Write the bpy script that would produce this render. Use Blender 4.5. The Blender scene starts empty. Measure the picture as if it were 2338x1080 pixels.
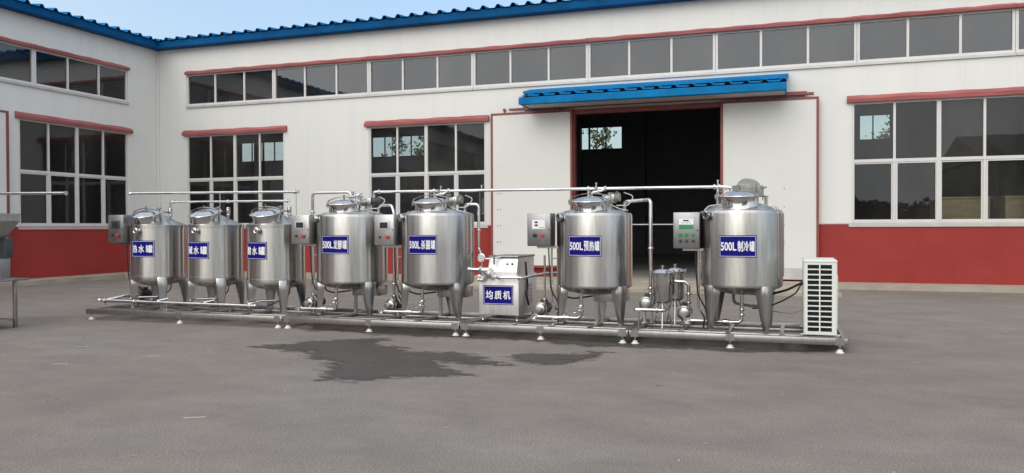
import bpy, bmesh, math, random
from mathutils import Vector, Matrix
random.seed(7)
S = bpy.context.scene
COL = S.collection
R = math.radians

# ------------------------------------------------------------ camera, sky, sun, exposure
cd = bpy.data.cameras.new('camera'); cam = bpy.data.objects.new('camera', cd); COL.objects.link(cam)
cd.sensor_width = 36; cd.lens = 1825.03 / 2338 * 36; cd.clip_start = 0.1; cd.clip_end = 3000
yaw, pit, rol = 0.334603, 0.0125126, -0.0034651
rt = Vector((math.cos(yaw), math.sin(yaw), 0))
fw = Vector((-math.sin(yaw) * math.cos(pit), math.cos(yaw) * math.cos(pit), -math.sin(pit)))
up = rt.cross(fw)
r2 = rt * math.cos(rol) + up * math.sin(rol); u2 = -rt * math.sin(rol) + up * math.cos(rol)
m = Matrix((r2, u2, -fw)).transposed().to_4x4(); m.translation = (18.4336, -19.7698, 1.4)
cam.matrix_world = m
S.camera = cam

SUN_EL, SUN_AZ = R(34), R(190)          # azimuth clockwise from +Y: behind the camera, to its left
W = bpy.data.worlds.new('World'); S.world = W; W.use_nodes = True
nt = W.node_tree; N = nt.nodes; L = nt.links; N.clear()
out = N.new('ShaderNodeOutputWorld'); bg = N.new('ShaderNodeBackground'); bg.inputs['Strength'].default_value = 0.15
sky = N.new('ShaderNodeTexSky'); sky.sky_type = 'NISHITA'; sky.sun_disc = False
sky.sun_elevation = SUN_EL; sky.sun_rotation = SUN_AZ; sky.air_density = 1.15; sky.dust_density = 2.5; sky.ozone_density = 1.2
tc = N.new('ShaderNodeTexCoord'); mp = N.new('ShaderNodeMapping'); mp.inputs['Scale'].default_value = (1, 1, 2.6)
nz = N.new('ShaderNodeTexNoise'); nz.inputs['Scale'].default_value = 2.3; nz.inputs['Detail'].default_value = 7; nz.inputs['Roughness'].default_value = 0.55
rp = N.new('ShaderNodeValToRGB'); rp.color_ramp.elements[0].position = 0.36; rp.color_ramp.elements[0].color = (0.12,) * 3 + (1,)
rp.color_ramp.elements[1].position = 0.68; rp.color_ramp.elements[1].color = (0.62,) * 3 + (1,)
mx = N.new('ShaderNodeMix'); mx.data_type = 'RGBA'; mx.inputs['B'].default_value = (4.2, 4.75, 5.6, 1)
L.new(tc.outputs['Generated'], mp.inputs['Vector']); L.new(mp.outputs['Vector'], nz.inputs['Vector']); L.new(nz.outputs['Fac'], rp.inputs['Fac'])
# thin cloud, thicker and brighter round the hidden sun
dt = N.new('ShaderNodeVectorMath'); dt.operation = 'DOT_PRODUCT'; L.new(tc.outputs['Generated'], dt.inputs[0])
dt.inputs[1].default_value = (math.sin(SUN_AZ) * math.cos(SUN_EL), math.cos(SUN_AZ) * math.cos(SUN_EL), math.sin(SUN_EL))
gr = N.new('ShaderNodeMapRange'); gr.inputs['From Min'].default_value = -0.5; gr.inputs['From Max'].default_value = 0.95; gr.inputs['To Min'].default_value = 0.0; gr.inputs['To Max'].default_value = 1.0
L.new(dt.outputs['Value'], gr.inputs['Value'])
cl = N.new('ShaderNodeMix'); cl.data_type = 'RGBA'; cl.inputs['A'].default_value = (2.3, 3.15, 4.2, 1); cl.inputs['B'].default_value = (8.6, 8.5, 8.2, 1)
L.new(gr.outputs['Result'], cl.inputs['Factor']); L.new(cl.outputs['Result'], mx.inputs['B'])
ca = N.new('ShaderNodeMath'); ca.operation = 'ADD'; ca.use_clamp = True; cm = N.new('ShaderNodeMath'); cm.operation = 'MULTIPLY'; cm.inputs[1].default_value = 0.75
L.new(gr.outputs['Result'], cm.inputs[0]); L.new(cm.outputs[0], ca.inputs[0]); L.new(rp.outputs['Color'], ca.inputs[1])
L.new(ca.outputs[0], mx.inputs['Factor']); L.new(sky.outputs['Color'], mx.inputs['A'])
L.new(mx.outputs['Result'], bg.inputs['Color']); L.new(bg.outputs['Background'], out.inputs['Surface'])

sl = bpy.data.lights.new('sun', 'SUN'); sl.energy = 0.55; sl.angle = R(36); sl.color = (1.0, 0.955, 0.89)
sun = bpy.data.objects.new('sun', sl); COL.objects.link(sun)
sd = Vector((math.sin(SUN_AZ) * math.cos(SUN_EL), math.cos(SUN_AZ) * math.cos(SUN_EL), math.sin(SUN_EL)))
sun.rotation_euler = sd.to_track_quat('Z', 'Y').to_euler(); sun.location = (0, -30, 40)
S.view_settings.view_transform = 'Standard'; S.view_settings.look = 'None'; S.view_settings.gamma = 1; S.view_settings.use_curve_mapping = False
S.view_settings.exposure = 0.5
S.cycles.max_bounces = 8; S.cycles.transparent_max_bounces = 16; S.cycles.glossy_bounces = 5

# ------------------------------------------------------------ materials
def new_mat(name):
    m = bpy.data.materials.new(name); m.use_nodes = True
    t = m.node_tree; return m, t, t.nodes, t.links, t.nodes['Principled BSDF']

def coord(n, l, scale=(1, 1, 1), kind='Object'):
    c = n.new('ShaderNodeTexCoord'); p = n.new('ShaderNodeMapping'); p.inputs['Scale'].default_value = scale
    l.new(c.outputs[kind], p.inputs['Vector']); return p.outputs['Vector']

def noise(n, l, vec, scale, detail=4, rough=0.5):
    z = n.new('ShaderNodeTexNoise'); z.inputs['Scale'].default_value = scale; z.inputs['Detail'].default_value = detail
    z.inputs['Roughness'].default_value = rough; l.new(vec, z.inputs['Vector']); return z.outputs['Fac']

def ramp(n, l, fac, stops):
    r = n.new('ShaderNodeValToRGB'); e = r.color_ramp.elements
    while len(e) < len(stops): e.new(0.5)
    for k, (p, c) in zip(e, stops): k.position = p; k.color = (*c, 1) if len(c) == 3 else c
    l.new(fac, r.inputs['Fac']); return r.outputs['Color']

def mul(n, l, a, b, op='MULTIPLY'):
    x = n.new('ShaderNodeMix'); x.data_type = 'RGBA'; x.blend_type = op; x.inputs['Factor'].default_value = 1
    l.new(a, x.inputs['A']); l.new(b, x.inputs['B']); return x.outputs['Result']

def bump(n, l, b, h, strength, dist=0.01):
    k = n.new('ShaderNodeBump'); k.inputs['Strength'].default_value = strength; k.inputs['Distance'].default_value = dist
    l.new(h, k.inputs['Height']); l.new(k.outputs['Normal'], b.inputs['Normal'])

def paint(name, col, rough=0.5, metal=0.0, var=0.12, scale=3.0, bstr=0.0, bscale=60, stretch=(1, 1, 1), spec=0.5):
    m, t, n, l, b = new_mat(name)
    v = coord(n, l, stretch)
    f = noise(n, l, v, scale, 6, 0.6)
    lo = tuple(c * (1 - var) for c in col); hi = tuple(min(1, c * (1 + var)) for c in col)
    l.new(ramp(n, l, f, [(0.3, lo), (0.7, hi)]), b.inputs['Base Color'])
    b.inputs['Roughness'].default_value = rough; b.inputs['Metallic'].default_value = metal
    b.inputs['Specular IOR Level'].default_value = spec
    if bstr: bump(n, l, b, noise(n, l, v, bscale, 4), bstr)
    return m

def steel(name, col=(0.60, 0.595, 0.585), rough=0.24, aniso=0.0, wav=0.12, radial=False, smear=0.06):
    m, t, n, l, b = new_mat(name)
    v = coord(n, l)
    b.inputs['Metallic'].default_value = 1
    f = noise(n, l, coord(n, l, (6, 6, 0.6)), 4, 5, 0.6)
    lo = tuple(c * 0.86 for c in col); hi = tuple(min(1, c * 1.08) for c in col)
    l.new(ramp(n, l, f, [(0.3, lo), (0.7, hi)]), b.inputs['Base Color'])
    f2 = noise(n, l, coord(n, l, (1, 1, 14)), 9, 6, 0.65)
    r_ = n.new('ShaderNodeMapRange'); r_.inputs['To Min'].default_value = rough - smear; r_.inputs['To Max'].default_value = rough + smear
    l.new(f2, r_.inputs['Value']); l.new(r_.outputs['Result'], b.inputs['Roughness'])
    if aniso:
        b.inputs['Anisotropic'].default_value = aniso; b.inputs['Anisotropic Rotation'].default_value = 0.25
        tg = n.new('ShaderNodeTangent'); tg.direction_type = 'RADIAL'; tg.axis = 'Z'
        l.new(tg.outputs['Tangent'], b.inputs['Tangent'])
    bump(n, l, b, noise(n, l, coord(n, l, (2.2, 2.2, 0.7)), 2.5, 3), wav, 0.02)
    return m

def wall_mat(name, col):
    m, t, n, l, b = new_mat(name)
    g = n.new('ShaderNodeNewGeometry'); sx = n.new('ShaderNodeSeparateXYZ'); l.new(g.outputs['Position'], sx.inputs['Vector'])
    ad = n.new('ShaderNodeMath'); ad.operation = 'ADD'; l.new(sx.outputs['X'], ad.inputs[0]); l.new(sx.outputs['Y'], ad.inputs[1])
    def math_(op, a, bv):
        k = n.new('ShaderNodeMath'); k.operation = op; l.new(a, k.inputs[0]); k.inputs[1].default_value = bv; return k.outputs[0]
    seam = math_('FRACT', math_('MULTIPLY', ad.outputs[0], 1 / 0.98), 0)
    line = math_('LESS_THAN', math_('ABSOLUTE', math_('SUBTRACT', seam, 0.5), 0), 0.007)
    rib = math_('SINE', math_('MULTIPLY', ad.outputs[0], 2 * math.pi / 0.098), 0)
    st = noise(n, l, coord(n, l, (1.6, 1.6, 0.12)), 2.2, 6, 0.62)
    c1 = ramp(n, l, st, [(0.30, tuple(c * 0.955 for c in col)), (0.66, col)])
    bl = noise(n, l, coord(n, l), 0.35, 3)
    c2 = mul(n, l, c1, ramp(n, l, bl, [(0.3, (0.95, 0.955, 0.97)), (0.7, (1, 1, 1))]))
    c3 = mul(n, l, c2, ramp(n, l, line, [(0, (1, 1, 1)), (1, (0.93, 0.93, 0.925))]))
    l.new(c3, b.inputs['Base Color']); b.inputs['Roughness'].default_value = 0.42; b.inputs['Specular IOR Level'].default_value = 0.35
    bump(n, l, b, rib, 0.035, 0.004)
    return m

def asphalt_mat(name, wet):
    m, t, n, l, b = new_mat(name)
    v = coord(n, l)
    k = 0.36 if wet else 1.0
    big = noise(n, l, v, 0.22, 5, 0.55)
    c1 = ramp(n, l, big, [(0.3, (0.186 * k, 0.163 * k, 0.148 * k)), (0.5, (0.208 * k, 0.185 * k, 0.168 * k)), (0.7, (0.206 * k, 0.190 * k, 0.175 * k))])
    mid = noise(n, l, coord(n, l, (0.8, 1.15, 1)), 1.6, 8, 0.7)
    c2 = mul(n, l, c1, ramp(n, l, mid, [(0.28, (0.80, 0.80, 0.81)), (0.72, (1.16, 1.14, 1.12))]))
    fine = noise(n, l, v, 75, 3, 0.75)
    c3 = mul(n, l, c2, ramp(n, l, fine, [(0.32, (0.60,) * 3), (0.5, (1,) * 3), (0.68, (1.5, 1.47, 1.43))]))
    vo = n.new('ShaderNodeTexVoronoi'); vo.inputs['Scale'].default_value = 1.1; l.new(v, vo.inputs['Vector'])
    c4 = mul(n, l, c3, ramp(n, l, vo.outputs['Distance'], [(0.02, (0.55,) * 3), (0.045, (1,) * 3)]))
    l.new(c4, b.inputs['Base Color'])
    b.inputs['Roughness'].default_value = 0.5 if wet else 0.88
    b.inputs['Specular IOR Level'].default_value = 0.15 if wet else 0.2
    bump(n, l, b, fine, 0.35, 0.006)
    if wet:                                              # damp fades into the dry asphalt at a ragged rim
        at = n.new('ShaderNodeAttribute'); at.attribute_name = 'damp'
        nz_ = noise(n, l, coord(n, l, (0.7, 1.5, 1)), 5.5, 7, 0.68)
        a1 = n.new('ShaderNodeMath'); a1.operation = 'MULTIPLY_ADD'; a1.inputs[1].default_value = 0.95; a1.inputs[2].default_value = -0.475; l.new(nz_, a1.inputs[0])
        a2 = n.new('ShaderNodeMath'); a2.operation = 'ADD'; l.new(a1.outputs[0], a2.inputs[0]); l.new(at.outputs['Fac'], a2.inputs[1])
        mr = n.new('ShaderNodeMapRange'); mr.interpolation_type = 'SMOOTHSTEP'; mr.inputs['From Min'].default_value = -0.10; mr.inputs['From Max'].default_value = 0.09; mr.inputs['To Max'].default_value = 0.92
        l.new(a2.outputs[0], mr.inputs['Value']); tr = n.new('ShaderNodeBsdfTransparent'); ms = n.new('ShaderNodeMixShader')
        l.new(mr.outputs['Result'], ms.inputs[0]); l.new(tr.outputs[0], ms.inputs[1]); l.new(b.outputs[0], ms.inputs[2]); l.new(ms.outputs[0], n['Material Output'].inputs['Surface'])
    return m

def glass_mat(name, ior=1.95, tint=(0.50, 0.53, 0.54)):
    m = bpy.data.materials.new(name); m.use_nodes = True; t = m.node_tree; n = t.nodes; l = t.links; n.clear()
    o = n.new('ShaderNodeOutputMaterial'); mxs = n.new('ShaderNodeMixShader'); fr = n.new('ShaderNodeFresnel'); fr.inputs['IOR'].default_value = ior
    tr = n.new('ShaderNodeBsdfTransparent'); tr.inputs['Color'].default_value = (*tint, 1)
    gl = n.new('ShaderNodeBsdfGlossy'); gl.inputs['Roughness'].default_value = 0.015; gl.inputs['Color'].default_value = (0.88, 0.91, 0.96, 1)
    k = n.new('ShaderNodeBump'); k.inputs['Strength'].default_value = 0.03; k.inputs['Distance'].default_value = 0.02
    l.new(noise(n, l, coord(n, l), 1.3, 2), k.inputs['Height']); l.new(k.outputs['Normal'], gl.inputs['Normal'])
    df = n.new('ShaderNodeBsdfDiffuse'); df.inputs['Color'].default_value = (0.42, 0.40, 0.37, 1)   # dust on the glass
    md = n.new('ShaderNodeMixShader')
    gi = n.new('ShaderNodeNewGeometry')
    dn = mul(n, l, ramp(n, l, noise(n, l, coord(n, l, (1, 1, 0.5)), 1.1, 5), [(0.3, (0.015,) * 3), (0.75, (0.09,) * 3)]), ramp(n, l, gi.outputs['Random Per Island'], [(0, (0.25,) * 3), (1, (1.4,) * 3)]))
    l.new(dn, md.inputs[0]); l.new(tr.outputs[0], md.inputs[1]); l.new(df.outputs[0], md.inputs[2])
    l.new(fr.outputs[0], mxs.inputs[0]); l.new(md.outputs[0], mxs.inputs[1]); l.new(gl.outputs[0], mxs.inputs[2]); l.new(mxs.outputs[0], o.inputs['Surface'])
    return m

def leaf_mat(name, a, b_):
    m, t, n, l, b = new_mat(name)
    l.new(ramp(n, l, noise(n, l, coord(n, l), 1.2, 4), [(0.35, a), (0.65, b_)]), b.inputs['Base Color'])
    b.inputs['Roughness'].default_value = 0.6
    return m

M = dict(
    wall=wall_mat('white sandwich panel', (0.72, 0.725, 0.70)),
    inner=paint('shade-toned interior panel', (0.15, 0.15, 0.145), 0.8),  # darker than the white panels: the hall's shade is put into the colour
    red=paint('brick red dado paint', (0.295, 0.041, 0.037), 0.6, spec=0.15, var=0.12, scale=0.8, bstr=0.05, stretch=(1, 1, 1)),
    flash=paint('faded red flashing', (0.33, 0.105, 0.105), 0.55, var=0.3, spec=0.25, scale=2.2, stretch=(0.6, 0.6, 6), bstr=0.08, bscale=9),
    trim=paint('oxide red steel trim', (0.22, 0.055, 0.05), 0.5, var=0.2, scale=3),
    canopyblue=paint('canopy blue paint', (0.005, 0.165, 0.40), 0.6, spec=0.08, var=0.2, scale=2.5),
    blue=paint('blue roof paint', (0.003, 0.14, 0.36), 0.6, spec=0.06, var=0.16, scale=1.1, bstr=0.05, bscale=12),
    gutter=paint('blue gutter paint', (0.003, 0.072, 0.205), 0.6, spec=0.06, var=0.22, scale=1.3, bstr=0.05, bscale=10),
    soffit=paint('pale soffit', (0.45, 0.44, 0.42), 0.6),
    frame=paint('white window frame', (0.62, 0.615, 0.61), 0.35, var=0.05),
    alu=paint('weathered aluminium', (0.50, 0.50, 0.49), 0.45, 0.3, var=0.1),
    glass=glass_mat('dusty window glass', 1.52, (0.66, 0.70, 0.73)),
    bandglass=glass_mat('high window glass', 1.95),
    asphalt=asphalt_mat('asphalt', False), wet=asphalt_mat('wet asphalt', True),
    concrete=paint('tan concrete', (0.36, 0.315, 0.26), 0.85, var=0.18, scale=1.7, bstr=0.15, bscale=40),
    concrete_in=paint('factory floor', (0.30, 0.29, 0.27), 0.6, var=0.2, scale=1.2),
    shell=steel('brushed steel shell', (0.545, 0.535, 0.515), 0.25, 0.95, 0.03, smear=0.01),
    polish=steel('polished steel', (0.62, 0.615, 0.61), 0.13, 0, 0.05, smear=0.02),
    leafwhite=paint('white door skin', (0.665, 0.675, 0.65), 0.45, var=0.03, scale=0.8, spec=0.3),
    clear=glass_mat('clear far glass', 1.25, (0.80, 0.78, 0.72)),
    steel=steel('satin steel', (0.47, 0.465, 0.455), 0.30, 0, 0.1),
    pipe=steel('tube steel', (0.70, 0.695, 0.69), 0.2, 0, 0.05),
    skid=steel('square tube steel', (0.43, 0.415, 0.405), 0.36, 0, 0.1),
    cabpale=steel('pale brushed sheet', (0.80, 0.80, 0.79), 0.55, 0, 0.03),
    cab=steel('satin cabinet steel', (0.50, 0.50, 0.50), 0.40, 0, 0.06),
    cabdark=steel('smoked cabinet steel', (0.33, 0.33, 0.34), 0.40, 0, 0.06),
    sign=paint('deep blue sign', (0.010, 0.008, 0.180), 0.45, spec=0.08, var=0.06),
    white=paint('white lettering', (0.82, 0.82, 0.84), 0.4, var=0.02),
    pad=paint('white nylon', (0.72, 0.70, 0.68), 0.5, var=0.1, scale=20),
    black=paint('black rubber', (0.014, 0.014, 0.015), 0.45),
    dark=paint('dark grey paint', (0.055, 0.06, 0.065), 0.4),
    screen=paint('screen glass', (0.03, 0.035, 0.04), 0.12),
    redbtn=paint('red button', (0.45, 0.05, 0.06), 0.35),
    green=paint('green panel', (0.02, 0.25, 0.10), 0.4),
    cream=paint('cream enamel', (0.70, 0.72, 0.68), 0.35, var=0.03, scale=1.5),
    fins=paint('dark fins', (0.02, 0.028, 0.03), 0.3, 0.4, stretch=(1, 1, 40), var=0.5, scale=4),
    motor=paint('grey motor enamel', (0.25, 0.25, 0.235), 0.4, var=0.1),
    wood=paint('pale plywood', (0.60, 0.47, 0.25), 0.7, var=0.15, scale=2, stretch=(1, 1, 5)),
    card=paint('brown cardboard', (0.50, 0.33, 0.17), 0.8, var=0.08),
    bark=paint('bark', (0.11, 0.085, 0.06), 0.9, var=0.3, scale=6),
    leaf=leaf_mat('leaf green', (0.045, 0.075, 0.028), (0.085, 0.12, 0.045)),
    leafd=leaf_mat('far leaf', (0.02, 0.032, 0.016), (0.04, 0.055, 0.028)),
    hill=paint('far hill', (0.07, 0.085, 0.075), 0.95, var=0.3, scale=0.01),
    straw=paint('dry straw', (0.36, 0.34, 0.30), 0.8, var=0.4, scale=0.6),
    dial=paint('gauge dial', (0.52, 0.52, 0.51), 0.3, var=0.02),
    rust=paint('shed cladding', (0.20, 0.20, 0.20), 0.5, var=0.2, stretch=(3, 3, 0.2)),
)

# ------------------------------------------------------------ mesh helpers
def fillet(pts, rad, n=6):
    pts = [Vector(p) for p in pts]
    if len(pts) < 3 or rad <= 0: return pts
    o = [pts[0]]
    for a, b, c in zip(pts, pts[1:], pts[2:]):
        d1 = (a - b); d2 = (c - b); l1, l2 = d1.length, d2.length; d1.normalize(); d2.normalize()
        ang = d1.angle(d2)
        if ang > math.pi - 0.02: o.append(b); continue
        t = min(rad / math.tan(ang / 2), 0.48 * l1, 0.48 * l2); rr = t * math.tan(ang / 2)
        ctr = b + (d1 + d2).normalized() * (rr / math.sin(ang / 2))
        s = b + d1 * t - ctr; e = b + d2 * t - ctr; tot = s.angle(e); ax = s.cross(e).normalized()
        for i in range(n + 1): o.append(ctr + Matrix.Rotation(tot * i / n, 3, ax) @ s)
    o.append(pts[-1]); return o

class MB:
    def __init__(s): s.bm = bmesh.new()
    def quad(s, pts):
        return s.bm.faces.new([s.bm.verts.new(p) for p in pts])
    def box(s, x0, x1, y0, y1, z0, z1, T=None):
        vs = [Vector((x, y, z)) for x in (x0, x1) for y in (y0, y1) for z in (z0, z1)]
        if T: vs = [T @ v for v in vs]
        b = [s.bm.verts.new(v) for v in vs]
        for f in ((0, 1, 3, 2), (4, 6, 7, 5), (0, 4, 5, 1), (2, 3, 7, 6), (0, 2, 6, 4), (1, 5, 7, 3)): s.bm.faces.new([b[i] for i in f])
        return s
    def rbox(s, x0, x1, y0, y1, z0, z1, bev=0.006, T=None):
        b2 = bmesh.new(); t = MB.__new__(MB); t.bm = b2; t.box(x0, x1, y0, y1, z0, z1)
        bmesh.ops.bevel(b2, geom=list(b2.edges), offset=bev, segments=2, affect='EDGES', profile=0.5)
        s.join(b2, T); return s
    def join(s, b2, T=None):
        mp_ = {}
        for v in b2.verts: mp_[v] = s.bm.verts.new(T @ v.co if T else v.co)
        for f in b2.faces: s.bm.faces.new([mp_[v] for v in f.verts])
        b2.free()
    def lathe(s, prof, seg=32, T=None, a0=0.0, a1=2 * math.pi):
        full = abs(a1 - a0 - 2 * math.pi) < 1e-6; k = seg if full else seg + 1
        rings = []
        for (r, z) in prof:
            if r < 1e-6:
                v = Vector((0, 0, z)); rings.append([s.bm.verts.new(T @ v if T else v)])
            else:
                ring = []
                for i in range(k):
                    a = a0 + (a1 - a0) * i / seg; v = Vector((r * math.cos(a), r * math.sin(a), z))
                    ring.append(s.bm.verts.new(T @ v if T else v))
                rings.append(ring)
        for A, B in zip(rings, rings[1:]):
            for i in range(seg):
                j = (i + 1) % k
                if len(A) == 1 and len(B) == 1: continue
                if len(A) == 1: s.bm.faces.new((A[0], B[j], B[i]))
                elif len(B) == 1: s.bm.faces.new((A[i], A[j], B[0]))
                else: s.bm.faces.new((A[i], A[j], B[j], B[i]))
        return s
    def cyl(s, p0, p1, r, r1=None, seg=16):
        p0 = Vector(p0); p1 = Vector(p1); d = p1 - p0; T = Matrix.Translation(p0) @ d.to_track_quat('Z', 'Y').to_matrix().to_4x4()
        r1 = r if r1 is None else r1
        return s.lathe([(0, 0), (r, 0), (r1, d.length), (0, d.length)], seg, T)
    def prof(s, p0, direction, prof, seg=20):
        T = Matrix.Translation(Vector(p0)) @ Vector(direction).to_track_quat('Z', 'Y').to_matrix().to_4x4()
        return s.lathe(prof, seg, T)
    def tube(s, pts, r, fil=0.05, seg=12, n=6, cap=True):
        P = fillet(pts, fil, n); t = (P[1] - P[0]).normalized()
        nrm = t.orthogonal().normalized(); rings = []
        for i, p in enumerate(P):
            if i == 0: t2 = (P[1] - P[0]).normalized()
            elif i == len(P) - 1: t2 = (P[-1] - P[-2]).normalized()
            else: t2 = ((P[i + 1] - p).normalized() + (p - P[i - 1]).normalized()).normalized()
            nrm = (t.rotation_difference(t2) @ nrm); nrm = (nrm - t2 * nrm.dot(t2)).normalized(); t = t2; bn = t.cross(nrm)
            rr = r[i] if isinstance(r, list) else r
            rings.append([s.bm.verts.new(p + (nrm * math.cos(a) + bn * math.sin(a)) * rr) for a in [2 * math.pi * k / seg for k in range(seg)]])
        for A, B in zip(rings, rings[1:]):
            for i in range(seg): s.bm.faces.new((A[i], A[(i + 1) % seg], B[(i + 1) % seg], B[i]))
        if cap:
            s.bm.faces.new(rings[0][::-1]); s.bm.faces.new(rings[-1])
        return s
    def mouth(s, p, d, r, seg=16):      # open pipe end with a ferrule: a real recess
        return s.prof(p, d, [(r, -0.03), (r * 1.45, -0.012), (r * 1.45, 0), (r * 0.85, 0), (r * 0.8, -0.06), (0, -0.06)], seg)
    def clamp(s, p, d, r, seg=18):      # tri-clamp joint
        return s.prof(p, d, [(r * 0.9, -0.014), (r * 1.55, -0.011), (r * 1.75, -0.004), (r * 1.75, 0.004), (r * 1.55, 0.011), (r * 0.9, 0.014)], seg)
    def prism(s, poly, T, depth):       # polygon in local XY, pushed along local Z
        a = [s.bm.verts.new(T @ Vector((x, y, 0))) for x, y in poly]; b = [s.bm.verts.new(T @ Vector((x, y, depth))) for x, y in poly]
        s.bm.faces.new(a[::-1]); s.bm.faces.new(b); n = len(a)
        for i in range(n): s.bm.faces.new((a[i], a[(i + 1) % n], b[(i + 1) % n], b[i]))
        return s
    def build(s, name, mat, parent=None, origin=None, smooth=35, normals=True):
        if origin is not None:
            for v in s.bm.verts: v.co -= Vector(origin)
        if normals: bmesh.ops.recalc_face_normals(s.bm, faces=s.bm.faces)
        me = bpy.data.meshes.new(name); s.bm.to_mesh(me); s.bm.free()
        if smooth:
            for p in me.polygons: p.use_smooth = True
            me.set_sharp_from_angle(angle=R(smooth))
        me.materials.append(M[mat] if isinstance(mat, str) else mat)
        o = bpy.data.objects.new(name, me); COL.objects.link(o)
        if origin is not None: o.location = origin
        if parent is not None: o.parent = parent
        return o

def tag(o, label=None, cat=None, group=None, kind=None):
    if label: o['label'] = label
    if cat: o['category'] = cat
    if group: o['group'] = group
    if kind: o['kind'] = kind
    return o

def thing(name, loc, label, cat, group=None, rz=0):
    o = bpy.data.objects.new(name, None); COL.objects.link(o); o.location = loc; o.rotation_euler.z = rz; o.empty_display_size = 0.1
    return tag(o, label, cat, group)

def cells(mb, u0, u1, z0, z1, holes, f, thick):
    """a wall sheet of the given thickness with rectangular holes; f(u, z, d) -> point, d = depth behind the face"""
    us = sorted({u0, u1, *[min(max(h[0], u0), u1) for h in holes], *[min(max(h[1], u0), u1) for h in holes]})
    zs = sorted({z0, z1, *[min(max(h[2], z0), z1) for h in holes], *[min(max(h[3], z0), z1) for h in holes]})
    solid = {}
    for i in range(len(us) - 1):
        for j in range(len(zs) - 1):
            cu, cz = (us[i] + us[i + 1]) / 2, (zs[j] + zs[j + 1]) / 2
            solid[i, j] = not any(h[0] < cu < h[1] and h[2] < cz < h[3] for h in holes)
    for (i, j), ok in solid.items():
        if not ok: continue
        a, b, c, d = us[i], us[i + 1], zs[j], zs[j + 1]
        mb.quad([f(a, c, 0), f(b, c, 0), f(b, d, 0), f(a, d, 0)])
        mb.quad([f(a, c, thick), f(a, d, thick), f(b, d, thick), f(b, c, thick)])
        for (di, dj, p, q) in ((-1, 0, (a, c), (a, d)), (1, 0, (b, c), (b, d)), (0, -1, (a, c), (b, c)), (0, 1, (a, d), (b, d))):
            if not solid.get((i + di, j + dj), False):
                mb.quad([f(*p, 0), f(*q, 0), f(*q, thick), f(*p, thick)])
    bmesh.ops.remove_doubles(mb.bm, verts=mb.bm.verts, dist=1e-5)

# ------------------------------------------------------------ ground, apron, hills
mb = MB(); mb.quad([(-900, -900, 0), (900, -900, 0), (900, 900, 0), (-900, 900, 0)])
tag(mb.build('ground', 'asphalt', smooth=0), kind='structure')
mb = MB()
mb.prism([(0.0, 0.0), (0.0, -34), (0.75, -34), (0.85, -2.2), (1.6, -1.3), (11.0, -0.95), (19.6, -0.95), (40, -0.5), (40, 0.0)], Matrix.Translation((0, 0, -0.05)), 0.155)
tag(mb.build('pavement', 'concrete', smooth=0), kind='structure')
mb = MB()
mb.prism([(10.9, -0.95), (10.7, -2.95), (19.4, -2.95), (19.2, -0.95)], Matrix.Translation((0, 0, -0.05)), 0.12)
tag(mb.build('door_ramp', 'concrete', smooth=0), kind='structure')
# wet patches traced on the ground, and a strip of damp and painted shade
def jag(poly, it, amp):
    P = [Vector((x, y)) for x, y in poly]
    for k in range(it):
        Q = []
        for a, b in zip(P, P[1:] + P[:1]):
            d = b - a; nrm = Vector((-d.y, d.x)); Q += [a, a + d * random.uniform(0.35, 0.65) + nrm * random.uniform(-amp, amp)]
        P = Q
    return P
WET_SHADE = [
    ([(12.50, -11.90), (12.90, -11.35), (13.25, -11.05), (13.62, -10.78), (13.72, -10.95), (13.60, -11.30), (14.02, -11.42), (14.35, -11.66), (14.85, -11.62),
      (15.20, -11.76), (15.72, -12.18), (15.40, -12.27), (14.95, -12.22), (15.15, -12.52), (15.55, -12.83), (15.05, -13.05), (14.75, -13.38), (14.38, -13.42), (14.18, -13.02),
      (13.98, -12.55), (13.62, -12.40), (13.35, -12.08), (12.95, -12.02)],
     'dark wet patch with ragged edges on the asphalt in front of the middle skids'),
    ([(15.62, -11.62), (15.82, -11.42), (16.20, -11.36), (16.38, -11.10), (16.50, -11.06), (16.46, -11.38), (16.36, -11.72), (16.05, -12.02), (15.72, -11.90)],
     'smaller dark wet patch to the right of the big one'),
]
WET_SHADE.append(([(11.95, -9.9), (12.3, -10.42), (13.1, -10.50), (14.0, -10.52), (14.9, -10.48), (15.6, -10.50), (16.3, -10.66), (16.7, -10.62), (17.3, -10.48), (18.3, -10.46), (18.9, -10.3), (18.9, -9.3), (17.5, -9.1), (15.5, -9.2), (13.5, -9.1), (12.2, -9.2)], 'long dark strip under the skids, damp ground with painted shade'))  # damp ground and the skids' shade, both put into one dark colour
def seg_d(p, a, b):
    ab = b - a; t = max(0, min(1, (p - a).dot(ab) / max(1e-9, ab.length_squared))); return (p - a - ab * t).length
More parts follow.
